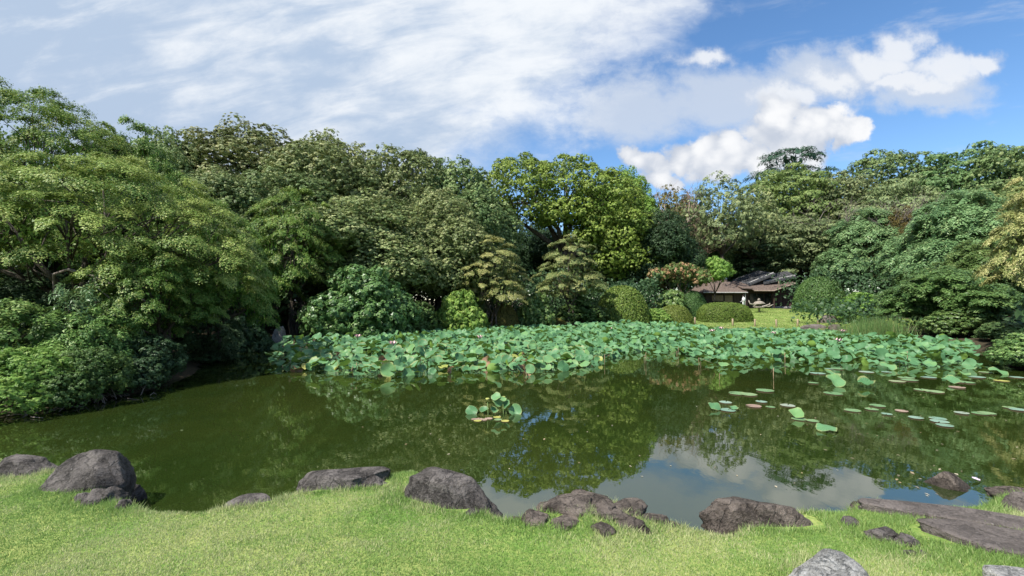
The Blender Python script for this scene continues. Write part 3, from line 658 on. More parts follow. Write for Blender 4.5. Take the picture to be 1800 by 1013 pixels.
tree("maple0", "deep green maple filling in beside the tall deep green maple", 110, 19.5, 188, 330, M_MAPLED, "maple_tree", rz=.7)
tree("maple0", "deep green maple between the tall maple and the oaks", 225, 22, 202, 250, M_MAPLED, "maple_tree", rz=3.0)
tree("maple0", "low deep green maple drooping over the tip of the shady bank", 285, 13.2, 405, 250, M_MAPLED, "maple_tree", rz=5.0)
tree("bigmaple", "maple leaning in behind the deep green maple", -230, 13, 190, 420, M_MAPLED, "maple_tree", rz=4)
GB = "shrubs along the shady bank"
for key, px, y, top, w, mt, nm, lb in [
    ("bank0", 20, 10.2, 520, 330, M_BANK, "leafy_shrub", "bright green broad leaved shrub hanging over the bank"),
    ("bank0", 165, 11.0, 535, 250, M_BANK, "leafy_shrub", "leafy shrub with horizontal sprays reaching out over the water"),
    ("bank1", 40, 9.2, 610, 260, M_LIME, "leafy_shrub", "yellowish small leaved bush at the water line"),
    ("bank1", 165, 9.9, 610, 190, M_HEDGED, "leafy_shrub", "small dark leaved bush at the water line"),
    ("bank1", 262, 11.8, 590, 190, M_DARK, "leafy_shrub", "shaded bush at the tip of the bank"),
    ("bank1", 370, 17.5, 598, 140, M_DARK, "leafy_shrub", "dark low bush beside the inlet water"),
    ("feather", 125, 10.9, 482, 120, M_BLUE, "nandina_shrub", "feathery narrow leaved shrub rising above the broad leaved shrub"),
    ("feather", 205, 11.6, 520, 100, M_BLUE, "nandina_shrub", "small feathery shrub beside the horizontal sprays"),
    ("bank0", -90, 9.8, 560, 240, M_BANK, "leafy_shrub", "broad leaved shrub at the turn of the bank"),
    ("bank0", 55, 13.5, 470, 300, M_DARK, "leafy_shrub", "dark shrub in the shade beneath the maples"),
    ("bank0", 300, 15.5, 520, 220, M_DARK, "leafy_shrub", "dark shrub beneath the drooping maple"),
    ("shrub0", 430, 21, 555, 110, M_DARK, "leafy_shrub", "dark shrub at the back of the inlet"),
]:
    tree(key, lb, px, y, top, w, mt, nm, "shrub", GB, z0=-0.08 if y < 12 else None)

# bare and dead trees
def bare_tree(label, px, y, base, top, spread, mat, seed, depth=5, name="bare_tree"):
    x = (px - 900) / F * y; z = hz(x, y); H = at_y(px, top, y).z - z
    rr = random.Random(seed); tr, tw = MB(), MB()
    def grow(p, d, ln, r, k):
        q = p + d * ln; m = (p + q) / 2 + Vector((rr.uniform(-1, 1), rr.uniform(-1, 1), rr.uniform(-.3, .5))) * ln * .1
        (tr if k < 2 else tw).tube([p, m, q], [r, r * .8, r * .62], 6 if k < 2 else 4)
        if k >= depth: return
        for _ in range(3 if k < 5 else 2):
            a = Vector((rr.uniform(-1, 1), rr.uniform(-1, 1), rr.uniform(-.3, .7)))
            grow(q if rr.random() < .7 else m, (d + a * spread).normalized(), ln * rr.uniform(.58, .8), r * .55, k + 1)
    grow(Vector((0, 0, -.3)), Vector((.05, 0, 1)), H * .36, H * .017, 0)
    root = empty(name, (x, y, z)); tag(root, label, "tree")
    tr.add(tw.v, tw.f); tr.build("branches", mat, root, True)
tree("open0", "thin brownish tree behind the leafless reddish one", 1178, 74, 330, 130, M_RUST, "broadleaf_tree", rz=2.0)
tree("oak1", "olive tree low on the skyline behind the leafless pair", 1200, 82, 352, 150, M_OAK2, "broadleaf_tree", rz=1.0)
bare_tree("leafless reddish grey tree between camphor and slender tree", 1163, 62, 0, 318, .9, plain_mat("red_twig", (0.24, 0.16, 0.14), (0.40, 0.29, 0.25), 5), 5, 6)
bare_tree("second leafless twiggy tree next to the slender open tree", 1203, 64, 0, 335, .85, plain_mat("brown_twig", (0.17, 0.11, 0.08), (0.28, 0.19, 0.14), 5), 8, 6)
bare_tree("dead grey branching tree above the rust brown crown", 1580, 57, 0, 338, 1.0, GREYTWIG, 11, 6)
bare_tree("dead pale tree against the dark hollow beside the grey one", 1520, 58, 0, 318, 1.0, GREYTWIG, 13, 6)

# big limb of the spreading maple reaching out low over the bank
def limb():
    pts = [at_y(95, 482, 12.9), at_y(120, 474, 12.5), at_y(165, 486, 12.2), at_y(225, 512, 12.0), at_y(275, 540, 11.8)]
    g = Vector((-13.6, 13.4, 0)); g.z = hz(g.x, g.y) - .1
    mb = MB(); mb.tube([g, g.lerp(pts[0], .5) + Vector((-.1, .1, .1))] + pts, [.07, .055, .045, .042, .034, .024, .012], 8)
    mb.tube([pts[2], at_y(170, 505, 12.0), at_y(200, 530, 11.7)], [.028, .02, .008], 6)
    tag(mb.build("leaning_tree", GREYTWIG, None, True), "pale bare leaning trunk reaching out beneath the spreading maple", "tree")
limb()

def litter():
    rr = random.Random(6); mb = MB()
    for i in range(45):
        t = rr.random(); p = at_z(40 + 220 * t + rr.uniform(-10, 10), 732 - 40 * t + rr.uniform(-9, 5), 0.0); a = rr.uniform(-3.1, 3.1); l = rr.uniform(.1, .4); e = rr.uniform(0, 1.2)
        q = p + Vector((math.cos(a) * l, math.sin(a) * l * .6, e * l)); m = (p + q) / 2 + Vector((0, 0, rr.uniform(0, .08)))
        mb.tube([p + Vector((0, 0, .02)), m, q], [.010, .008, .004], 4)
    tag(mb.build("twig_litter", GREYTWIG), "tangle of pale dead twigs along the shady waterline", "twigs", kind="stuff")
litter()
# ---- shaded undergrowth and the wood's depth, uncountable masses
def mass(name, label, boxes, n, leaf, mat, seed, cat):
    rng = np.random.default_rng(seed); P = []
    tot = sum(b[6] for b in boxes)
    for x0, x1, y0, y1, h0, h1, wgt in boxes:
        k = int(n * wgt / tot); x, y = rng.uniform(x0, x1, k), rng.uniform(y0, y1, k)
        hh = h0 + (h1 - h0) * fbm(x * .35 + 50, y * .35 + 50, seed)
        P.append(np.stack([x, y, height(x, y) + hh * rng.random(k) ** .6], -1))
    P = np.concatenate(P); P = P[sdist(P[:, 0], P[:, 1]) > 0.4]; n = len(P)
    tint = 0.4 + (fbm(P[:, 0] * .7 + 90, P[:, 2] * .9 + P[:, 1] * .3 + 90, seed) - .5) * 1.0 + rng.normal(size=n) * .12
    me = leaves_mesh(name, P, rng.normal(size=(n, 3)) + np.array([0, -.6, .6]), np.full(n, leaf), np.full(n, leaf * .6), tint, np.zeros(n), rng)
    tag(link(name, me, None, mat), label, cat, kind="stuff")
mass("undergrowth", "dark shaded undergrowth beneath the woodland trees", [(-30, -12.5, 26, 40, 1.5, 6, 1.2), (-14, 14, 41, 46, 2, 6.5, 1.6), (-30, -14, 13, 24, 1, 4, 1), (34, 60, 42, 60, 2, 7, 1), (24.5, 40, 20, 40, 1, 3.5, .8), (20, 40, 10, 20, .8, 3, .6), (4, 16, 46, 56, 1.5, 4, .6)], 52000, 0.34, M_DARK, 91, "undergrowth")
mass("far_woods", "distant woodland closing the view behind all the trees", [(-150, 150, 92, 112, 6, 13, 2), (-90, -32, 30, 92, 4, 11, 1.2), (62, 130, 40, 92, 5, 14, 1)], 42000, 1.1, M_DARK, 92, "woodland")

# ------------------------------------------------------------------ things on the ground
def on_ground(px, py, tmax=90.0):
    """where the view line through a picture point meets the ground or the water"""
    d = ray(px, py); t = np.linspace(1.0, tmax, 6000)
    X_, Y_, Z_ = d.x * t, d.y * t, EYE + d.z * t
    k = np.argmax(Z_ < np.maximum(height(X_, Y_), 0.0))
    return Vector((X_[k], Y_[k], max(hz(X_[k], Y_[k]), 0.0)))

def rock_mat(name, c1, c2, lichen, amount, streak=False, crk=1.0):
    m, nt, out = new_mat(name)
    g = X(nt, geopos(nt))
    if streak:
        mp = nt.nodes.new("ShaderNodeMapping"); mp.inputs["Scale"].default_value = (1.0, 1.0, 3.0); mp.inputs["Rotation"].default_value = (0.5, 0.6, 0.5)
        nt.links.new(g.s, mp.inputs[0]); gs = X(nt, mp.outputs[0])
        base = nz(nt, gs, 9, 8, 0.75, 0.8)
    else: base = nz(nt, g, 4.5, 8, 0.65, 0.3)
    fine = nz(nt, g, 45, 5, 0.7)
    col = mixc(nt, (base * 0.8 + fine * 0.45 - 0.1).step(0.34, 0.70), c1, c2)
    spots = (nz(nt, g, 26, 3, 0.5)).step(0.72 - amount, 0.80 - amount) * nz(nt, g, 3.5, 3, 0.5).step(0.4, 0.62)
    col = mixc(nt, spots * 0.75, col, lichen)
    vn = nt.nodes.new("ShaderNodeTexVoronoi"); vn.feature = 'DISTANCE_TO_EDGE'; vn.inputs["Scale"].default_value = 5.0
    wv = nt.nodes.new("ShaderNodeVectorMath"); wv.operation = 'ADD'
    nt.links.new(g.s, wv.inputs[0]); nt.links.new((base * 0.45).s, wv.inputs[1]); nt.links.new(wv.outputs[0], vn.inputs["Vector"])
    crack = X(nt, vn.outputs[0]).step(0.0, 0.045) * 0.6 + nz(nt, g, 2.2, 2).step(0.35, 0.55) * 0.4
    crack = crack.max(0.0).min(1.0)
    col = mixc(nt, (crack * -1.0 + 1.0) * (0.45 * crk), col, tuple(v * 0.4 for v in c1))
    sz = nt.nodes.new('ShaderNodeSeparateXYZ'); nt.links.new(g.s, sz.inputs[0])
    wet = (X(nt, sz.outputs[2]) + (base - .5) * .08).step(0.10, 0.03)
    col = mixc(nt, wet * 0.6, col, tuple(v * 0.5 for v in c1))
    pb = principled(nt, out, col, 0.9, 0.2)
    bump(nt, pb, base * 0.9 + fine * 0.6 + crack * (0.35 * crk), 1.0, 0.04 + 0.04 * crk)
    return m
M_ROCK = rock_mat("dark_rock", (0.042, 0.037, 0.034), (0.215, 0.192, 0.178), (0.42, 0.40, 0.37), 0.03)
M_ROCKB = rock_mat("brown_rock", (0.045, 0.036, 0.030), (0.235, 0.195, 0.165), (0.26, 0.23, 0.19), 0.02)
M_SLAB = rock_mat("slab_rock", (0.085, 0.073, 0.066), (0.205, 0.176, 0.160), (0.32, 0.29, 0.27), 0.06, crk=.45)
M_PALE = rock_mat("pale_rock", (0.15, 0.15, 0.145), (0.72, 0.71, 0.68), (0.78, 0.77, 0.75), 0.12, True)

import bmesh
def ico(sub):
    bm = bmesh.new(); bmesh.ops.create_icosphere(bm, subdivisions=sub, radius=1.0)
    V = np.array([v.co[:] for v in bm.verts]); Fc = np.array([[v.index for v in f.verts] for f in bm.faces]); bm.free()
    return V, Fc
ICO5, ICO4 = ico(5), ico(4)
FOOT = []                                       # rock footprints, kept free of grass
def rock(label, px, base, wpx, hpx, depth=0.7, rz=0.0, seed=1, cuts=6, boxy=2.4, rough=0.10, mat=None, group=None, name="boulder", sub=ICO5, sink=0.0, loc=None, dims=None, lean=0.0, flat=None, foot=.95):
    rr = random.Random(seed); V, Fc = sub; V = V / (np.abs(V) ** boxy).sum(-1, keepdims=True) ** (1 / boxy)
    for i in range(cuts):
        a, e = rr.random() * 6.283, rr.uniform(-.1, .9); n = np.array([math.cos(a) * math.cos(e), math.sin(a) * math.cos(e), math.sin(e)])
        dd = rr.uniform(.58, .86); s = np.maximum(V @ n - dd, 0); V = V - s[:, None] * n * 0.9
    off = Vector((seed * 7.7, seed * 3.1, seed * 1.3))
    dsp = np.array([mnoise.fractal(Vector(v) * 1.5 + off, 0.9, 2.1, 6) for v in V])
    rid = np.array([abs(mnoise.noise(Vector(v) * 3.3 + off)) + .5 * abs(mnoise.noise(Vector(v) * 8.0 + off)) for v in V])
    V = V * (1 + rough * dsp + rough * 0.7 * (rid - .3))[:, None]
    if flat is not None: V[:, 2] = np.minimum(V[:, 2], flat + 0.25 * (V[:, 2] - flat))
    zt = V[:, 2].max(); V[:, 2] = V[:, 2] / zt
    V[:, 0] /= np.abs(V[:, 0]).max(); V[:, 1] /= np.abs(V[:, 1]).max()
    V[:, 0] += lean * np.maximum(V[:, 2], 0)
    if loc is None:
        p = on_ground(px, base); w = wpx / F * p.y; h = hpx / F * p.y; d = w * depth
        c = Vector((p.x * (1 + d * .38 / p.y), p.y + d * 0.38, 0)); c.z = max(hz(c.x, c.y), -0.1); c.z = min(c.z, p.z)
        h = h * 0.94
    else: c = Vector(loc); w, d, h = dims
    c.z -= sink
    me = np_mesh(name, V * np.array([w / 2, d / 2, h]), Fc, 3, None, True)
    o = link(name, me, None, mat or M_ROCK); o.location = c; o.rotation_euler = (0, 0, rz)
    tag(o, label, "rock", group)
    FOOT.append((c.x, c.y, w / 2 * foot, d / 2 * foot, rz))
    return o

rock("long low dark rock at the lawn's edge beside the largest rounded boulder", 36, 838, 130, 30, .6, -.15, 3, 9, 3.6, .10, flat=.6)
rock("largest rounded grey boulder flecked with white lichen on the lawn", 158, 866, 142, 60, .7, 0.15, 5, 4, 2.35, .07)
GR = "broken stones in the turf below the rounded boulder"
for i, (px, by, w, h) in enumerate([(168, 890, 50, 24), (198, 884, 54, 30), (240, 884, 50, 36), (216, 896, 32, 14), (146, 884, 40, 14), (226, 872, 54, 26)]):
    rock(("squat", "largest", "steepest", "smallest", "flattest", "long")[i] + " jagged dark stone breaking through the turf below the rounded boulder", px, by, w, h, .8, i * .9, 20 + i, 8, 2.6, .22, M_ROCK, GR, "stone", ICO4)
rock("tiny dark stone at the lip of the lawn above green water", 287, 899, 20, 12, .8, .3, 30, 6, 2.4, .18, name="stone", sub=ICO4)
rock("small flat dark stone at the water's lip beside the tiny stone", 332, 897, 36, 9, .7, .1, 31, 6, 2.4, .12, name="stone", sub=ICO4)
rock("smooth low grey rock almost sunk in grass at the water's lip", 443, 889, 92, 20, .6, .1, 32, 4, 2.2, .05)
rock("long low brown rock rising behind the lawn's hump", 605, 860, 168, 23, .45, .12, 33, 6, 3.4, .06, flat=.6)
rock("small knobbly dark rock in the grass beside the big flat-topped boulder", 655, 857, 72, 17, .5, .15, 34, 8, 2.3, .25, sub=ICO4, name="stone")
rock("big flat-topped dark boulder overhanging the water at the lawn's hump", 788, 895, 208, 52, .5, -.40, 36, 9, 4.2, .09, flat=.5, lean=-.12)
rock("little stone in the grass at the foot of the flat-topped boulder", 832, 907, 30, 9, .7, .1, 37, 6, 2.3, .2, name="stone", sub=ICO4)
GO = "stones of the grassy outcrop"
for i, (px, by, w, h, lb) in enumerate([(945, 926, 52, 30, "steep narrow"), (968, 902, 46, 20, "small round-backed"), (1003, 908, 92, 34, "largest flat"), (1046, 898, 84, 26, "second largest flat"), (996, 933, 60, 26, "squarish low"), (1068, 917, 70, 24, "ridged"), (1060, 942, 46, 28, "pointed wedge"), (1108, 938, 74, 26, "broad rounded"), (1100, 907, 74, 26, "slanting"), (1124, 896, 54, 16, "thin flat"), (914, 914, 34, 14, "outermost little"), (1146, 921, 54, 16, "low sloping"), (1180, 927, 36, 10, "half buried")]):
    rock(lb + " brown stone of the grassy outcrop between the two boulders", px, by, w * 1.22, h * .52, .8, -.5 + .25 * (i % 3), 50 + i, 10, 4.5, .20, M_ROCKB, GO, "stone", ICO4, flat=.45, sink=.01, foot=.66)
rock("wide brown boulder with a sloping back at the water's edge", 1345, 930, 228, 38, .40, -.10, 70, 9, 3.2, .14, M_ROCKB, flat=.5, lean=-.22)
rock("small flat stone in the grass under the wide brown boulder", 1318, 926, 32, 8, .7, .2, 71, 6, 2.3, .15, name="stone", sub=ICO4)
GS = "stones at the tip of the grassy point"
for i, (px, by, w, h) in enumerate([(1478, 888, 28, 16), (1500, 880, 44, 11), (1520, 890, 44, 9), (1462, 896, 24, 9)]):
    rock(("upright", "flat", "broad low", "half sunk")[i] + " dark stone at the tip of the grassy point by the slabs", px, by, w, h, .8, i, 72 + i, 7, 2.4, .2, M_ROCKB, GS, "stone", ICO4)
GD = "dark stones in the turf beside the slabs"
for i, (px, by, w, h) in enumerate([(1495, 926, 30, 14), (1548, 954, 62, 18), (1590, 962, 50, 20), (1600, 978, 26, 9), (1628, 980, 18, 8)]):
    rock(("round", "longest", "second longest", "little", "tiniest")[i] + " blackish pitted stone in the turf beside the flat slabs", px, by, w, h, .75, -.4, 80 + i, 7, 2.5, .24, M_ROCK, GD, "stone", ICO4)
rock("lone brown rock with grassy rim standing in the shallows", 1668, 862, 96, 44, .5, -.45, 90, 6, 2.4, .08, M_ROCKB, sink=.02)
rock("flat dark rock by the far end of the slabs", 1785, 872, 80, 14, .8, -.1, 91, 6, 2.5, .12, M_ROCKB)
rock("rounded rock half out of view above the slabs", 1800, 906, 60, 30, .9, 0, 92, 5, 2.3, .07, M_SLAB)
def slab(label, x, y, w, d, rz, seed, mat):
    z = hz(x, y); rock(label, 0, 0, 0, 0, 0, rz, seed, 3, 5.0, .035, mat, None, "flat_stone", ICO5, 0, (x, y, z - .01), (w, d, .075), flat=.5)
slab("long flat stepping slab bordering the water", 4.15, 3.92, 1.9, .36, -.42, 93, M_SLAB)
slab("broad flat stepping slab in front of the long one", 3.95, 3.42, 1.75, .50, -.50, 94, M_SLAB)
slab("rough grey slab at the corner of the lawn", 3.25, 2.72, .75, .50, -.2, 95, M_PALE)
rock("pale angular rock with black streaks set in the lawn", 1455, 1052, 128, 60, .9, .15, 96, 7, 2.6, .07, M_PALE)
# far bank rocks
rock("grey oblong rock between two wooden posts", 1458, 568, 44, 15, .7, 0, 97, 5, 2.8, .07, M_SLAB, sub=ICO4)
rock("low flat rock at the shore of the tea house lawn", 1428, 579, 46, 9, .7, 0, 98, 5, 2.8, .08, M_SLAB, sub=ICO4)
rock("small brown rock on the shore next to the reeds", 1468, 579, 30, 9, .7, 0, 99, 5, 2.6, .1, M_ROCKB, sub=ICO4)
rock("pale upright stone in the dark inlet", 492, 606, 26, 34, .8, 0, 100, 6, 2.3, .1, rock_mat("inlet_stone", (.25, .23, .21), (.5, .47, .43), (.6, .58, .55), .05), sub=ICO4)
rock("flat brown stone on the inlet shore", 545, 607, 50, 12, .7, 0, 101, 5, 2.4, .1, M_SLAB, sub=ICO4)

# ------------------------------------------------------------------ grass
def blades(name, label, P, ln, wd, dry, tint, mat, rng, lean=.6, kind="stuff", cat="grass"):
    n = len(P); a = rng.random(n) * 6.283; b = rng.random(n) * 6.283
    side = np.stack([np.cos(a), np.sin(a), np.zeros(n)], -1) * (wd * .5)[:, None]
    bend = np.stack([np.cos(b), np.sin(b), np.zeros(n)], -1) * (ln * lean * rng.random(n))[:, None]
    up = np.array([0, 0, 1.0]) * ln[:, None]
    V = np.stack([P - side, P + side, P + bend + up * .95], 1).reshape(-1, 3)
    me = np_mesh(name, V, np.arange(3 * n).reshape(-1, 3), 3, {"tint": ('FACE', np.clip(tint, 0, 1)), "tip": ('FACE', np.clip(dry, 0, 1))})
    return tag(link(name, me, None, mat), label, cat, kind=kind)
M_GRASS = leaf_mat("grass_blade", (0.140, 0.222, 0.052), (0.285, 0.388, 0.120), (0.500, 0.480, 0.265), 0.35, 0.6, 0.2)
M_REED = leaf_mat("reed_blade", (0.09, 0.19, 0.05), (0.21, 0.34, 0.11), (0.34, 0.32, 0.14), 0.3)
def free_of_rocks(x, y, k=0.86):
    ok = np.ones(len(x), bool)
    for cx, cy, a, b, rz in FOOT:
        c, s = math.cos(rz), math.sin(rz); u = ((x - cx) * c + (y - cy) * s) / a; v = (-(x - cx) * s + (y - cy) * c) / b
        ok &= (u ** 4 + v ** 4) > k ** 4
    return ok
def lawn():
    rng = np.random.default_rng(5); n = 1250000
    x, y = rng.uniform(-9, 8, n), 1.7 + 5.0 * rng.random(n) ** 1.25
    keep = np.abs(x) < y * 1.32 + .4; x, y = x[keep], y[keep]
    sd = sdist(x, y) + (fbm(x * 1.7, y * 1.7, 3) - 0.5) * 0.22
    keep = (sd > 0.03) & free_of_rocks(x, y); x, y, sd = x[keep], y[keep], sd[keep]
    n = len(x); z = height(x, y)
    edge = np.exp(-np.maximum(sd, 0) / .16)
    prox = np.zeros(n)
    for cx, cy, a, b, rz in FOOT:
        if cy < 7: prox = np.maximum(prox, np.exp(-(np.maximum(np.hypot((x - cx) / (a + .05), (y - cy) / (b + .05)) - 1, 0) * min(a, .4) / .07)))
    patch = fbm(x * 1.3 + 30, y * 1.6 + 30, 21); pat2 = fbm(x * 7 + 3, y * 7 + 3, 22)
    ln = (0.012 + 0.013 * rng.random(n)) * (0.7 + 0.7 * pat2) + (0.085 * edge + 0.055 * prox) * rng.random(n) ** 1.7
    wd = 0.0048 + 0.003 * rng.random(n)
    dry = (rng.random(n) < np.clip((patch - .44) * 3.2 + (pat2 - .5) * 1.2 + .24 + .25 * prox * rng.random(n) - .4 * edge, 0.05, .85)) * (0.35 + .65 * rng.random(n))
    tint = .5 + (pat2 - .5) * .7 + rng.normal(size=n) * .2
    P = np.stack([x, y, z - .004], -1)
    blades("lawn_grass", "short sunlit lawn grass with straw patches above the pond", P, ln, wd, dry, tint, M_GRASS, rng, .9)
    # far lawn
    n = 26000; x, y = rng.uniform(12.8, 33, n), rng.uniform(33.5, 57, n)
    keep = sdist(x, y) > .25; x, y = x[keep], y[keep]; n = len(x)
    blades("far_grass", "mown grass of the tea house lawn", np.stack([x, y, height(x, y)], -1), .05 + .05 * rng.random(n), .04 + .03 * rng.random(n), (rng.random(n) < .12) * rng.random(n), .45 + rng.normal(size=n) * .2, M_GRASS, rng, 1.2)
    # reeds
    n = 1700; x, y = rng.normal(21.6, .95, n), rng.normal(26.8, .6, n)
    ln = (1.1 + .8 * rng.random(n)) * np.exp(-((x - 21.6) / 2.6) ** 2)
    blades("reeds", "clump of slender green reeds at the lotus bed's back", np.stack([x, y, np.maximum(height(x, y), -.1)], -1), ln, .022 + .012 * rng.random(n), (rng.random(n) < .25) * rng.random(n), .5 + rng.normal(size=n) * .25, M_REED, rng, .55, cat="reeds")
lawn()

# ------------------------------------------------------------------ lotus
def lotus_mat(name, c1, c2, under, byattr=False):
    m, nt, out = new_mat(name)
    t = nt.nodes.new("ShaderNodeNewGeometry")
    if byattr: r = attr(nt, "tint")
    else: oi = nt.nodes.new("ShaderNodeObjectInfo"); r = X(nt, oi.outputs["Random"])
    n = nz(nt, t.outputs["Position"], 7, 4, 0.6)
    col = mixc(nt, (r * 0.75 + n * 0.5 - 0.1).clamp(), c1, c2)
    if not byattr:                                  # pale radial veins
        sp = nt.nodes.new("ShaderNodeSeparateXYZ"); nt.links.new(objco(nt), sp.inputs[0])
        ang = X(nt, sp.outputs[1])._m('ARCTAN2', X(nt, sp.outputs[0]))
        vein = ((ang * 18.0).sin() * 0.5 + 0.5).pow(9.0) * 0.35
        col = mixc(nt, vein, col, tuple(min(1, v * 1.5) for v in c2))
        ln = nt.nodes.new("ShaderNodeVectorMath"); ln.operation = 'LENGTH'; nt.links.new(objco(nt), ln.inputs[0])
        rim = (X(nt, ln.outputs[1]) + (n - .5) * .5 + r * .1).step(0.88, 1.12) * 0.55
        col = mixc(nt, rim, col, (0.34, 0.30, 0.11))
    col = mixc(nt, (nz(nt, t.outputs['Position'], 1.3, 3) + (r - .5) * .5).step(.55, .85) * 0.6, col, tuple(a * .5 + b * .6 for a, b in zip(c2, under)))
    col = mixc(nt, X(nt, t.outputs["Backfacing"]), col, under)
    b = principled(nt, out, col, 0.5, 0.3)
    tr = nt.nodes.new("ShaderNodeBsdfTranslucent"); nt.links.new(mixc(nt, 0.5, col, under).s, tr.inputs[0])
    mx = nt.nodes.new("ShaderNodeMixShader"); mx.inputs[0].default_value = 0.22
    nt.links.new(b.outputs[0], mx.inputs[1]); nt.links.new(tr.outputs[0], mx.inputs[2]); nt.links.new(mx.outputs[0], out.inputs[0])
    return m
LC = ((0.044, 0.135, 0.050), (0.142, 0.295, 0.135), (0.16, 0.27, 0.05))
M_LOTUS, M_LOTUSM = lotus_mat("lotus_leaf", *LC), lotus_mat("lotus_leaf_mass", *LC, byattr=True)
M_LYEL = lotus_mat("lotus_leaf_yellow", (0.24, 0.30, 0.06), (0.40, 0.38, 0.11), (0.34, 0.36, 0.08))
M_LBRN = lotus_mat("lotus_leaf_brown", (0.20, 0.12, 0.07), (0.38, 0.24, 0.15), (0.24, 0.15, 0.08))
M_STEM = plain_mat("lotus_stem", (0.10, 0.17, 0.05), (0.19, 0.26, 0.09), 8)
M_BSTEM = plain_mat("dry_stem", (0.22, 0.15, 0.09), (0.40, 0.30, 0.19), 8)
def lotus_shape(seed, seg=16, crumple=1.0):
    r = random.Random(seed); ph = [r.random() * 6.28 for _ in range(4)]; cup = r.uniform(.10, .45); am = r.uniform(.08, .19) * crumple; fold = r.uniform(-.12, .18) * crumple
    V = [(0, 0, 0)]
    for rad in (.55, 1.0):
        for k in range(seg):
            th = k / seg * math.tau; q = rad * (1 + .05 * math.sin(3 * th + ph[0]) + .03 * math.sin(7 * th + ph[3]))
            z = cup * rad ** 1.1 + (am * math.sin(3 * th + ph[1]) + am * .6 * math.sin(5 * th + ph[2])) * rad ** 2 - fold * rad ** 3 + .10 * math.cos(2 * th + ph[0]) * rad ** 2 * crumple
            V.append((q * math.cos(th), q * math.sin(th), z))
    T = [(0, 1 + k, 1 + (k + 1) % seg) for k in range(seg)]
    for k in range(seg):
        a, b, c, d = 1 + k, 1 + (k + 1) % seg, 1 + seg + (k + 1) % seg, 1 + seg + k; T += [(a, d, c), (a, c, b)]
    return np.array(V, float), np.array(T)
SHAPES = [lotus_shape(i) for i in range(10)] + [lotus_shape(30 + i, crumple=3.0) for i in range(3)]
FARSH = [lotus_shape(i, 10) for i in range(10)]
SH_ME = [np_mesh("lotus_blade", V, T, 3, None, True) for V, T in SHAPES]
for me in SH_ME: me.materials.append(M_LOTUS)
STEM_ME = MB().tube([(0, 0, 0), (.012, .008, .5), (0, 0, 1)], [.009, .008, .007], 5).mesh("stem", True); STEM_ME.materials.append(M_STEM)
def lotus_plant(x, y, h, r, tilt, az, label, group, mat=None, shape=None, name="lotus_plant", smat=None, cat="lotus"):
    root = empty(name, (x, y, 0)); tag(root, label, cat, group)
    k = shape if shape is not None else int(hash_f(x, y) * 10)
    b = link("leaf", SH_ME[k], root, mat or M_LOTUS); b.location = (0, 0, h); b.scale = (r, r, r)
    b.rotation_euler = (Matrix.Rotation(az, 3, 'Z') @ Matrix.Rotation(tilt, 3, 'X') @ Matrix.Rotation(hash_f(y, x) * 6.28, 3, 'Z')).to_euler()
    st = link("stem", STEM_ME, root, smat or M_STEM); st.location = (0, 0, -.35); st.scale = (1, 1, h + .35)
    return root
def inside(poly, x, y):
    ins = np.zeros(len(x), bool)
    for (ax, ay), (bx, by) in zip(poly, poly[1:] + poly[:1]):
        c = ((ay > y) != (by > y)); ins ^= c & (x < (bx - ax) * (y - ay) / (by - ay + 1e-12) + ax)
    return ins
FRONT = [W(a, b) for a, b in [(462, 642), (490, 648), (520, 655), (600, 662), (680, 668), (760, 660), (850, 656), (920, 658), (1000, 652), (1045, 643), (1080, 630), (1120, 620), (1180, 622), (1230, 632), (1280, 644), (1340, 637), (1420, 641), (1480, 637), (1540, 646), (1600, 648), (1660, 650), (1720, 648), (1765, 656)]]
BED = FRONT + [(17.0, 16.6), (20.6, 19.8), (21.6, 22), (20.4, 24.6), (22.6, 31), (22.4, 33), (21, 33.8), (14.6, 34.6), (11, 36.6), (4.6, 35.2), (-1.7, 33.2), (-5.8, 29.7), (-8.8, 25.3), (-10.8, 22.7), (-10.6, 20), (-9.4, 17.6)]
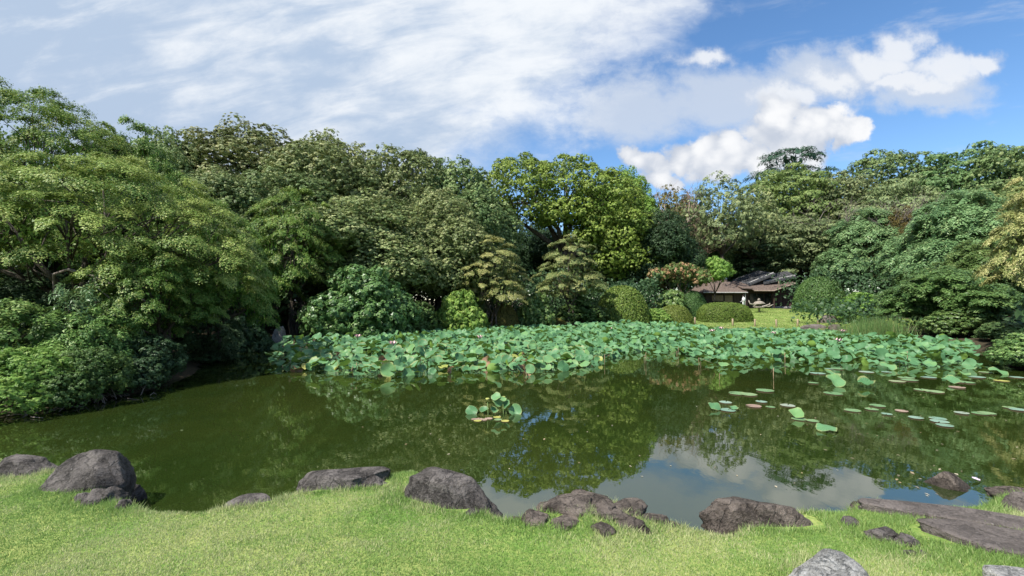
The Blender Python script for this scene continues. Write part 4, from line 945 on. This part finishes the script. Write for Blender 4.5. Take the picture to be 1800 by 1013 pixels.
def lotus_bed():
    rng = np.random.default_rng(77); st = 0.30
    gx, gy = np.meshgrid(np.arange(-13, 24, st), np.arange(12, 38, st)); x = (gx + rng.uniform(-.5, .5, gx.shape) * st).ravel(); y = (gy + rng.uniform(-.5, .5, gx.shape) * st).ravel()
    ok = inside(BED, x, y) & (rng.random(len(x)) < .93); x, y = x[ok], y[ok]
    fr = np.array(FRONT); df = np.min(np.hypot(x[:, None] - fr[None, :, 0], y[:, None] - fr[None, :, 1]), 1)
    thin = (x > 8) & (df < 2.2) & (rng.random(len(x)) < .30) | (x > 13.5) & (y < 21) & (rng.random(len(x)) < .12)
    x, y, df = x[~thin], y[~thin], df[~thin]; n = len(x)
    r = .125 + .105 * rng.random(n); r *= np.where(rng.random(n) < .2, .7, 1)
    h = .05 + .27 * sst(0, 6, df) * (.55 + .45 * rng.random(n)) + .30 * rng.random(n) * sst(0, 1.0, df + .4)
    h = np.where((x > 13) & (y > 24), h * .62, np.where((x > 5) & (x < 13) & (y > 28), h * 1.35, h))
    tilt = np.abs(rng.normal(size=n)) * .55 + .10; az = rng.uniform(-1.3, 1.3, n) + np.where(rng.random(n) < .25, 3.14, 0)
    order = np.argsort(-(r / np.hypot(x, y)))
    sel = set(order[:255].tolist()); kind = rng.random(n)
    GL = "lotus leaves along the open water"
    for i in order[:255]:
        px = 900 + F * x[i] / y[i]
        where = next(t for lim, t in ((560, "by the dark inlet"), (745, "before the big glossy shrub"), (860, "before the yellow green bush"), (960, "before the brown clipped mound"), (1075, "in front of the camphor"), (1220, "at the bed's narrow waist"), (1330, "before the oblong hedge"), (1480, "before the tea house lawn"), (1600, "before the reeds"), (1670, "before the waterside thicket"), (2500, "beneath the pale golden maple")) if px < lim)
        if kind[i] < .05: lotus_plant(x[i], y[i], h[i] * .7, r[i] * .75, tilt[i] + .2, az[i], ("broad" if r[i] > .22 else "small") + " yellowing lotus leaf " + where, "yellowing lotus leaves", M_LYEL)
        elif kind[i] < .10: lotus_plant(x[i], y[i], h[i] * .5 + .05, r[i] * .8, tilt[i] + .9, az[i], "withered brown drooping lotus leaf " + where, "withered lotus leaves", M_LBRN, 10 + int(kind[i] * 100) % 3, smat=M_BSTEM)
        else:
            size = "large" if r[i] > .205 else "medium" if r[i] > .175 else "small"
            lie = "flat" if tilt[i] < .28 else "tilted" if tilt[i] < .7 else "steeply tipped"
            tall = "low" if h[i] < .22 else "raised"
            lotus_plant(x[i], y[i], h[i], r[i], tilt[i], az[i], "%s %s %s blue green lotus leaf %s" % (size, lie, tall, where), GL)
    Vs, Ts, tn, b = [], [], [], 0; stems = MB()
    for i in order[255:]:
        V, T = (SHAPES if y[i] < 24 else FARSH)[int(rng.integers(0, 10))]
        M = np.array(Matrix.Rotation(az[i], 3, 'Z') @ Matrix.Rotation(tilt[i], 3, 'X') @ Matrix.Rotation(rng.random() * 6.28, 3, 'Z'))
        Vs.append((V * r[i]) @ M.T + [x[i], y[i], h[i]]); Ts.append(T + b); b += len(V); tn += [rng.random()] * len(T)
    tn = np.array(tn)
    me = np_mesh("lotus_mass", np.concatenate(Vs), np.concatenate(Ts), 3, {"tint": ('FACE', tn)}, True)
    o = tag(link("lotus_mass", me, None, M_LOTUSM), "dense bed of lotus leaves stretching back to the far bank", "lotus bed", kind="stuff")
    return n
NL = lotus_bed()
for j, (px, py) in enumerate([(902, 636), (912, 645), (920, 638), (928, 648), (936, 641), (915, 630), (925, 655)]):
    p = at_z(px, py, .12); lotus_plant(p.x, p.y, .10 + .05 * (j % 3), .13 + .02 * (j % 2), .9 + .2 * (j % 3), j * 1.3, "crumpled reddish brown lotus leaf in the withered patch at the bed's front", "withered patch of lotus", M_LBRN, 10 + j % 3, smat=M_BSTEM)
# the small clump standing alone in open water
GC = "leaves of the lone lotus clump"
for j, (px, py, z, r, tl, az) in enumerate([(829, 726, .24, .125, .75, .1), (851, 722, .20, .10, .35, -.3), (868, 722, .26, .09, .6, .6), (875, 706, .46, .11, .8, .5), (872, 698, .55, .10, .7, -.4), (889, 710, .42, .10, 1.0, -.9), (884, 702, .52, .07, .5, .2), (906, 731, .22, .135, 1.05, .0), (900, 724, .26, .09, .9, .8)]):
    p = at_y(px, py, 8.9 + r); lotus_plant(p.x, p.y, max(p.z, .06), r, tl, az, ("wavy outermost", "low flat", "notched central", "tipped upper", "topmost", "drooping upper", "smallest upper", "round upright", "half hidden")[j] + " lotus leaf of the lone clump in open water", GC)
# stray leaves standing among the pads
GSL = "stray lotus leaves among the floating pads"
for j, (px, py, r, tl, az) in enumerate([(1256, 712, .17, .6, .3), (1290, 713, .12, .2, 0), (1400, 726, .17, .7, -.2), (1452, 748, .20, .25, -.6), (1468, 672, .30, .8, .1), (1462, 660, .26, .5, .5), (1522, 674, .24, .5, -.5), (1272, 640, .26, .25, .1), (1298, 640, .27, .25, .3), (1672, 668, .26, .4, -.4), (1755, 652, .30, .5, .3), (1700, 645, .28, .3, .2), (1560, 645, .3, .5, .1), (1690, 655, .25, .3, .8)]):
    p = at_z(px, py, .10); lotus_plant(p.x, p.y, .05 + r * tl * .35, r * .78, tl * .8, az, ("small " if r < .18 else "large ") + ("upright" if tl > .55 else "tilted" if tl > .35 else "flattish") + " stray lotus leaf among the pads " + ("off the oblong hedge" if px < 1310 else "ahead of the tea house lawn" if px < 1500 else "ahead of the thicket" if px < 1680 else "under the pale golden maple"), GSL)

# floating pads
def pad_mesh(seed, seg=18):
    r = random.Random(seed); V = [(0, 0, 0)] + [((1 + .05 * math.sin(3 * t + seed)) * math.cos(t), (1 + .05 * math.sin(2 * t)) * math.sin(t), .03 * r.random()) for t in [(.12 + k / (seg - 1) * (math.tau - .24)) for k in range(seg)]]
    mb = MB(); mb.add(V, [(0, k, k + 1) for k in range(1, seg)]); me = mb.mesh("lily_pad", True); me.materials.append(M_LOTUS); return me
PADS = [pad_mesh(i) for i in range(4)]
M_PADS = [lotus_mat("pad_glaucous", (0.14, 0.26, 0.18), (0.28, 0.40, 0.32), (.3, .2, .15)), lotus_mat("pad_pinkish", (0.24, 0.16, 0.12), (0.42, 0.31, 0.25), (.3, .2, .15)), lotus_mat("pad_green", (0.10, 0.22, 0.09), (0.24, 0.36, 0.17), (.3, .2, .15)), lotus_mat("pad_yellow", (0.34, 0.36, 0.07), (0.50, 0.46, 0.14), (.3, .2, .15))]
PADN = ["glaucous blue green", "pinkish brown ageing", "mid green", "yellow"]
rp = random.Random(4)
pads = [(1460, 650), (1465, 690), (1478, 692), (1558, 655), (1590, 663), (1600, 668), (1612, 680), (1624, 685), (1642, 690), (1500, 720), (1523, 726), (1532, 720), (1560, 727), (1586, 722), (1626, 730), (1650, 736), (1662, 747), (1654, 743), (1690, 746), (1692, 727), (1722, 725), (1737, 727), (1640, 720), (1772, 716), (1792, 722), (1720, 665), (1742, 668), (1762, 671),
        (1278, 709), (1282, 721), (1308, 711), (1325, 713), (1340, 707), (1352, 714), (1366, 710), (1386, 714), (1300, 690), (1313, 693), (1330, 684), (1347, 688), (1406, 736), (1428, 739), (1440, 743), (1410, 630), (1440, 655), (1475, 650), (1490, 660), (1520, 655), (1575, 672), (1632, 662), (1655, 672), (1680, 680), (1700, 672), (1735, 655), (1770, 650), (1785, 662), (1608, 735), (1545, 715), (1395, 690), (1430, 672)]
for i, (px, py) in enumerate([q for k, q in enumerate(pads) if k % 4 != 2]):
    p = at_z(px + rp.uniform(-3, 3), py + rp.uniform(-2, 2), .012)
    k = rp.choices(range(4), (5, 1, 6, .4))[0]
    o = link("lily_pad", PADS[i % 4], None, M_PADS[k]); o.location = (p.x, p.y, .012 + .002 * (i % 5)); r = rp.uniform(.09, .155) * (1 if py > 700 else 1.4)
    o.scale = (r, r, r); o.rotation_euler = (0, 0, rp.random() * 6.28)
    spot = "beside the stray leaves off the oblong hedge" if px < 1420 else "between the stray leaves and the reeds" if px < 1545 and py < 700 else "in the open drift off the thicket" if py > 700 and px < 1670 else "under the pale golden maple" if px > 1670 else "at the ragged front of the lotus bed"
    tag(o, ("large " if r > .22 else "small ") + PADN[k] + " lily pad floating " + spot, "lily pad", PADN[k] + " floating lily pads")
for dx, dy, k in [(-.28, .02, 1), (-.2, -.03, 1), (-.1, .06, 1), (-.3, -.1, 3), (.08, -.02, 2), (.06, .16, 3), (-.36, .0, 1), (.22, -.12, 3)]:
    c = at_z(868, 738, 0); o = link("lily_pad", PADS[0], None, M_PADS[k]); o.location = (c.x + dx, c.y + dy, .01); o.scale = (.075,) * 3; o.rotation_euler = (0, 0, dx * 40)
    tag(o, "small " + PADN[k] + " pad at the foot of the lone lotus clump", "lily pad", "small %s pads of the lone clump" % PADN[k])

# flowers, seed heads and broken stalks
M_PETAL = plain_mat("lotus_petal", (0.75, 0.42, 0.46), (0.82, 0.64, 0.64), 9, 0.6)
M_POD = plain_mat("lotus_pod", (0.28, 0.32, 0.08), (0.42, 0.42, 0.14), 9, 0.7)
def flower_mesh():
    mb = MB()
    for ring, (n, op) in enumerate(((5, .35), (7, .75))):
        for k in range(n):
            a = k / n * math.tau + ring * .4; c, s = math.cos(a), math.sin(a)
            def q(rad, z, w): return [(c * rad - s * w, s * rad + c * w, z), (c * rad + s * w, s * rad - c * w, z)]
            A, B, T = q(.02, 0, .015), q(.06 + .06 * op, .07, .045), (c * (.05 + .12 * op), s * (.05 + .12 * op), .17 - .04 * op)
            mb.add(A + B + [T], [(0, 1, 3, 2), (2, 3, 4)])
    return mb.mesh("bloom", True)
FLW = flower_mesh(); FLW.materials.append(M_PETAL)
for px, py, y, lb in [(1268, 588, 30, "before the oblong hedge"), (1252, 596, 27, "before the bright clipped mound"), (629, 601, 22.5, "under the big glossy shrub"), (1482, 590, 27, "before the oblong rock"), (843, 618, 22, "before the yellow green bush"), (1474, 622, 20, "beside the reeds"), (1075, 585, 30, "below the large olive mound"), (690, 622, 18.5, "in the wide front of the bed"), (1360, 600, 25, "before the tea house lawn")]:
    p = at_y(px, py, y); root = empty("lotus_flower", (p.x, p.y, 0)); tag(root, "pale pink lotus flower above the leaves " + lb, "flower", "pink lotus flowers")
    b = link("bloom", FLW, root); b.location = (0, 0, max(p.z, .5)); b.scale = (1.25,) * 3
    st = link("stem", STEM_ME, root, M_STEM); st.location = (0, 0, -.3); st.scale = (1, 1, max(p.z, .5) + .3)
def pod(px, py, y, label, group=None):
    p = at_y(px, py, y); root = empty("lotus_seed_head", (p.x, p.y, 0)); tag(root, label, "seed head", group)
    MB().lathe([(.012, -.05), (.03, -.01), (.042, .015), (.036, .022), (.004, .02)], 10).build("pod", M_POD, root, True).location = (0, 0, p.z)
    st = link("stem", STEM_ME, root, M_STEM); st.location = (0, 0, -.3); st.scale = (1, 1, p.z + .28)
pod(857, 702, 8.9, "yellow green lotus seed head above the lone clump")
pod(885, 699, 9.1, "small lotus bud beside the top leaf of the lone clump")
rs = random.Random(9)
for px, py, n in [(497, 655, 3), (620, 662, 3), (915, 652, 6), (1050, 645, 4), (1190, 628, 4), (1225, 645, 4), (1130, 640, 3), (1350, 668, 1), (1278, 668, 1), (1370, 640, 2), (1590, 642, 3), (750, 655, 2)]:
    for k in range((n + 1) // 2):
        p = at_z(px + rs.uniform(-16, 16), py + rs.uniform(-5, 3), 0); h = rs.uniform(.15, .5); a = rs.random() * 6.28; l = rs.uniform(.1, .5)
        tag(MB().tube([(p.x, p.y, -.2), (p.x, p.y, h), (p.x + l * math.cos(a), p.y + l * math.sin(a), h * rs.uniform(.1, .9))], [.010, .009, .006], 5).build("broken_stalk", M_BSTEM, None, True), "bent dry lotus stalk sticking out of the water at the lotus edge", "stalk", "bent dry lotus stalks")
def flotsam():
    rng = np.random.default_rng(3); P = []
    for px0, px1, py0, py1, n in [(600, 1000, 690, 830, 14), (1000, 1600, 700, 860, 28), (1450, 1800, 680, 830, 24), (1560, 1690, 820, 875, 14)]:
        for i in range(n):
            p = at_z(rng.uniform(px0, px1), rng.uniform(py0, py1), .006); P.append(p[:])
    P = np.array(P); P = P[sdist(P[:, 0], P[:, 1]) < -.15]; n = len(P)
    me = leaves_mesh("fallen_leaves", P + [0, 0, .002], np.tile([0, 0, 1.0], (n, 1)) + rng.normal(size=(n, 3)) * .02, .03 + .035 * rng.random(n), .015 + .02 * rng.random(n), rng.random(n), np.zeros(n), rng)
    tag(link("fallen_leaves", me, None, leaf_mat("fallen_leaf", (.35, .28, .14), (.6, .56, .42))), "scattered tiny fallen leaves floating on the pond", "leaves", kind="stuff")
flotsam()
p = on_ground(1716, 846); o = link("fallen_petal", PADS[1], None, plain_mat("lilac_petal", (.55, .42, .55), (.7, .58, .68), 8)); o.location = p + Vector((0, 0, .03)); o.scale = (.07, .035, .1); o.rotation_euler = (.3, .2, .4)
tag(o, "lilac pink fallen petal beside the lone rock in the shallows", "petal")

# ------------------------------------------------------------------ posts on the far lawn
M_POST = plain_mat("post_wood", (0.30, 0.22, 0.14), (0.50, 0.40, 0.28), 12, 0.85, .4, .02, stretch=(4, 4, .7))
POST = MB().lathe([(.085, -.2), (.085, .5), (.08, .54), (.0, .55)], 9).mesh("post", True); POST.materials.append(M_POST)
for px, py in [(1222, 570), (1288, 573), (1327, 574), (1365, 575), (1402, 574), (1438, 569), (1475, 567)]:
    p = on_ground(px, py); o = link("wooden_post", POST); o.location = p; o.rotation_euler = (hash_f(px, 1) * .1 - .05, hash_f(px, 2) * .1 - .05, px)
    o.scale = (.9, .9, 1.1)
    tag(o, "short round wooden post standing at the tea house lawn's edge", "post", "short wooden posts round the lawn")

# ------------------------------------------------------------------ tea house
def tea_house():
    Y0 = 59.0; k = Y0 / F
    base = at_y(1318, 546, Y0); gz = base.z
    gz = max(hz(base.x, Y0) - .05, gz)
    root = empty("tea_house", (base.x, Y0, gz)); tag(root, "low dark timber tea house with thatch brown wing and grey tiled roofs", "building")
    wood = plain_mat("dark_timber", (0.040, 0.026, 0.020), (0.085, 0.058, 0.046), 4, .8, .4, .02, stretch=(5, 5, .5))
    panel = plain_mat("reddish_boards", (0.060, 0.036, 0.030), (0.115, 0.075, 0.063), 4, .85, .4, .02, stretch=(6, 6, .4))
    shoji = plain_mat("ochre_plaster", (0.20, 0.14, 0.085), (0.28, 0.20, 0.13), 3)
    glass, nt, out = new_mat("dark_glass"); principled(nt, out, (0.012, 0.016, 0.016), .08, .5)
    def roofmat(nm, c1, c2, sc, ang):
        m, nt, out = new_mat(nm); w = nt.nodes.new("ShaderNodeTexWave"); w.inputs["Scale"].default_value = sc; w.inputs["Distortion"].default_value = 1.0
        mp = nt.nodes.new("ShaderNodeMapping"); mp.inputs["Rotation"].default_value = (0, 0, ang); nt.links.new(objco(nt), mp.inputs[0]); nt.links.new(mp.outputs[0], w.inputs[0])
        n = nz(nt, objco(nt), 7, 7, .75)
        b = principled(nt, out, mixc(nt, n.step(.32, .7), c1, c2), .7, .35); bump(nt, b, X(nt, w.outputs[1]) * .5 + n * .5, .8, .06); return m
    thatch = roofmat("bark_shingle", (0.055, 0.040, 0.032), (0.20, 0.150, 0.125), 2.2, 0.0)
    tile = roofmat("grey_tile", (0.022, 0.023, 0.026), (0.085, 0.086, 0.092), 1.6, 0.3)
    cap = plain_mat("pale_ridge", (0.30, 0.29, 0.28), (0.48, 0.46, 0.44), 5)
    fas = plain_mat("weathered_fascia", (0.20, 0.155, 0.12), (0.36, 0.29, 0.23), 5)
    B = lambda: MB()
    # walls
    B().box(-6.0, -1.0, 0, 5.2, -.3, 2.3).build("wall", wood, root)
    B().box(-1.0, 6.4, .6, 6, -.3, 2.9).build("wall", wood, root)
    for x0, x1, z0, z1 in [(-5.0, -3.5, 1.05, 1.75), (-3.3, -2.3, .9, 1.75)]:
        B().box(x0, x1, -.05, .02, z0, z1).build("window", shoji, root)
    for x0 in (-5.9, -3.45, -2.15, -1.15): B().box(x0, x0 + .13, -.09, .06, -.3, 2.25).build("pillar", wood, root)
    B().box(-5.9, -1.05, -.07, .05, .72, .86).build("rail", wood, root)
    for i in range(3): 
        d = B().box(.3 + i * .95, 1.2 + i * .95, .5, .57, .1, 2.0).build("sliding_door", glass, root)
        B().box(.26 + i * .95, .34 + i * .95, .46, .52, .05, 2.05).build("frame", wood, d)
    for i in range(4): B().box(3.25 + i * .72, 3.93 + i * .72, .47, .56, .35, 2.5 + i * .12).build("board_panel", panel, root)
    for i in range(5): B().box(3.2 + i * .6, 3.74 + i * .6, .30, .56, -.25, .30 + .03 * (i % 2)).build("foundation_stone", cap, root)
    B().box(-.9, 6.3, -.1, .58, -.3, .06).build("step", wood, root)
    for x0 in (-.75, 2.9): B().box(x0, x0 + .14, -.55, -.41, -.3, 2.45).build("pillar", wood, root)
    B().tube([(-.95, -.75, 2.1), (-.95, -.75, 1.2), (-.95, -.6, -.2)], .035, 6).build("downpipe", cap, root)
    # thatch brown hipped wing
    A, Bq, C, D = (-6.5, -.8, 2.2), (-.75, -.8, 2.2), (-.75, 5.9, 2.2), (-6.5, 5.9, 2.2); E_, G_ = (-4.4, 2.5, 4.05), (-2.0, 2.5, 4.05)
    m = B(); lo = [Vector(q) - Vector((0, 0, .16)) for q in (A, Bq, C, D)]
    m.add([A, Bq, C, D, E_, G_] + lo, [(0, 1, 5, 4), (1, 2, 5), (2, 3, 4, 5), (3, 0, 4), (0, 6, 7, 1), (1, 7, 8, 2), (2, 8, 9, 3), (3, 9, 6, 0), (9, 8, 7, 6)])
    rf = m.build("roof", thatch, root)
    B().tube([(-4.6, 2.5, 4.1), (-1.8, 2.5, 4.1)], .15, 8).build("ridge_cap", cap, rf)
    B().tube([(-6.5, -.9, 2.12), (-.7, -.9, 2.12)], .07, 7).build("gutter", cap, rf)
    # low link roof and skirt roof
    B().slab([(-1.2, -.5, 2.75), (.8, -.3, 2.65), (1.0, 2.4, 3.75), (-1.6, 2.4, 3.75)], .12).build("roof", thatch, root)
    sk = B().slab([(.2, -.8, 2.42), (2.7, -.9, 2.40), (6.2, .0, 3.45), (6.0, 1.8, 4.0), (.2, 1.8, 3.6)], .10).build("roof", thatch, root)
    B().tube([(.2, -.85, 2.36), (2.7, -.95, 2.34), (6.25, -.05, 3.4)], [.07, .07, .06], 6).build("fascia", fas, sk)
    B().box(4.0, 4.12, .1, .25, 3.0, 3.75).build("strut", fas, root)
    # tiled upper roofs
    B().add([(.6, 1.6, 3.3), (6.2, 1.6, 3.3), (6.2, 1.6, 4.0), (3.5, 1.6, 4.2), (.6, 1.6, 3.5)], [(0, 1, 2, 3, 4)]).build("gable_wall", wood, root)
    for lowl, lowr, upr, upl in [((.3, .6, 3.25), (3.9, .6, 4.75), (3.2, 3.6, 5.35), (-.5, 3.6, 4.0)), ((2.2, .5, 3.45), (6.6, .5, 4.35), (7.2, 3.4, 5.25), (3.4, 3.4, 4.55))]:
        r = B().slab([lowl, lowr, upr, upl], .22).build("roof", tile, root)
        up = Vector((0, 0, .05))
        B().tube([Vector(lowl).lerp(Vector(upl), .12) + up, Vector(lowr).lerp(Vector(upr), .12) + up], [.05, .06], 6).build("verge_highlight", cap, r)  # pale tube: highlight on the dark verge, put into its colour
        for j in range(1, 9):
            t = j / 9; B().tube([Vector(lowl).lerp(Vector(lowr), t) + up * .5, Vector(upl).lerp(Vector(upr), t) + up * .5], .06, 5).build("tile_row", tile, r)
    return root
tea_house()

# stone lantern in front of the tea house
def lantern():
    p = on_ground(1334, 549.5); p.y = min(p.y, 56.0); p.x = (1334 - 900) / F * p.y; p.z = hz(p.x, p.y)
    st = rock_mat("lantern_stone", (.20, .17, .14), (.42, .37, .31), (.5, .47, .42), .04)
    root = empty("stone_lantern", p, 0, (1, 1, 1)); tag(root, "squat stone lantern with wide cap and round finial on the lawn", "lantern")
    MB().lathe([(.12, -.1), (.10, .42), (.16, .46)], 10).build("column", st, root, True)
    MB().lathe([(.16, .46), (.52, .54), (.55, .62), (.48, .66), (.2, .67)], 12).build("platform", st, root, True)
    MB().box(-.2, .2, -.2, .2, .66, .95).build("light_box", st, root)
    MB().lathe([(.62, .92), (.64, .98), (.42, 1.18), (.16, 1.30), (.10, 1.31)], 12).build("cap", st, root, True)
    MB().lathe([(.08, 1.29), (.15, 1.38), (.15, 1.46), (.07, 1.56), (.01, 1.60)], 10).build("finial", st, root, True)
lantern()
def pale_branches():
    Y = 57.3; mb = MB(); q = lambda a, b, dy=0: at_y(a, b, Y + dy)
    mb.tube([q(1336, 548), q(1337, 540), q(1343, 538.5), q(1352, 535.5), q(1353.5, 533)], [.16, .13, .10, .07, .05], 7)
    mb.tube([q(1343, 538.5), q(1352, 539), q(1356, 537), q(1360, 535)], [.09, .07, .06, .03], 6)
    mb.tube([q(1352, 535.5), q(1355, 537.5)], [.06, .05], 6)
    mb.tube([q(1337, 540), q(1328, 536), q(1318, 534), q(1316, 528)], [.12, .09, .09, .05], 7)
    mb.tube([q(1328, 536), q(1324, 539)], [.07, .05], 6)
    tag(mb.build("pruned_tree", PALEBARK, None, True), "low pruned tree with pale bare branches behind the stone lantern", "tree")
pale_branches()

# visitor standing beyond the oblong hedge
def visitor():
    Y = 55.0; x = (1307 - 900) / F * Y; z = hz(x, Y)
    root = empty("person", (x, Y, z), .5); tag(root, "person in white clothes with dark hair standing beyond the oblong hedge", "person")
    vs = [((0, 0, .95), .15), ((0, 0, 1.15), .145), ((0, 0, 1.36), .165), ((0, .01, 1.47), .06), ((0, .02, 1.56), .085), ((0, .03, 1.66), .09), ((0, .02, 1.74), .05)]
    ed = [(0, 1), (1, 2), (2, 3), (3, 4), (4, 5), (5, 6)]
    for s in (-1, 1):
        b = len(vs); vs += [((.10 * s, 0, .86), .095), ((.11 * s, .03, .48), .065), ((.115 * s, 0, .09), .045), ((.12 * s, .13, .03), .04)]; ed += [(0, b), (b, b + 1), (b + 1, b + 2), (b + 2, b + 3)]
        b = len(vs); vs += [((.19 * s, 0, 1.39), .06), ((.25 * s, -.02, 1.12), .045), ((.22 * s, .15, .95), .036), ((.20 * s, .24, .93), .035)]; ed += [(2, b), (b, b + 1), (b + 1, b + 2), (b + 2, b + 3)]
        w = b + 3
        for f in range(5):
            c = len(vs); vs += [((.20 * s + (f - 2) * .017, .29 + .012 * (2 - abs(f - 2)), .925), .009), ((.20 * s + (f - 2) * .019, .325 + .014 * (2 - abs(f - 2)), .90), .008)]; ed += [(w, c), (c, c + 1)]
    me = bpy.data.meshes.new("body"); me.from_pydata([v for v, _ in vs], ed, []); 
    white = plain_mat("white_cloth", (.70, .70, .74), (.82, .82, .84), 8)
    o = link("body", me, root, white); o.modifiers.new("s", 'SKIN'); sm = o.modifiers.new("d", 'SUBSURF'); sm.levels = sm.render_levels = 2
    for i, (_, r) in enumerate(vs): me.skin_vertices[0].data[i].radius = (r, r)
    me.skin_vertices[0].data[0].use_root = True
    MB().lathe([(.098, 1.60), (.112, 1.68), (.10, 1.76), (.05, 1.805), (.005, 1.81)], 12).build("hair", plain_mat("dark_hair", (.012, .010, .009), (.03, .025, .022), 10), root, True).location = (0, -.005, 0)
    skin = plain_mat("skin", (.42, .26, .19), (.5, .32, .24), 10)
    V, Fc = ico(2)
    f = link("face", np_mesh("face", V * [.078, .06, .105] + [0, .065, 1.64], Fc, 3, None, True), root, skin)
    link("nose", np_mesh("nose", V * [.014, .018, .022] + [0, .128, 1.635], Fc, 3, None, True), f, skin)
    bag = rock_bag(x - .12, Y - .35, z)
def rock_bag(x, y, z):
    V, Fc = ico(3); V = V / (np.abs(V) ** 3.2).sum(-1, keepdims=True) ** (1 / 3.2)
    o = link("rucksack", np_mesh("rucksack", V * [.19, .14, .25], Fc, 3, None, True), None, plain_mat("pale_canvas", (.62, .62, .62), (.74, .74, .74), 9)); o.location = (x, y, z + 1.2); o.rotation_euler = (0, 0, .5)
    tag(o, "pale rucksack on the back of the person in white", "bag")
visitor()
tot = 0
for me in bpy.data.meshes:
    tot += sum(len(p.vertices) - 2 for p in me.polygons) if len(me.polygons) < 2000 else len(me.polygons) * (me.polygons[0].loop_total - 2)
print("TRIS", tot, "LOTUS", NL)
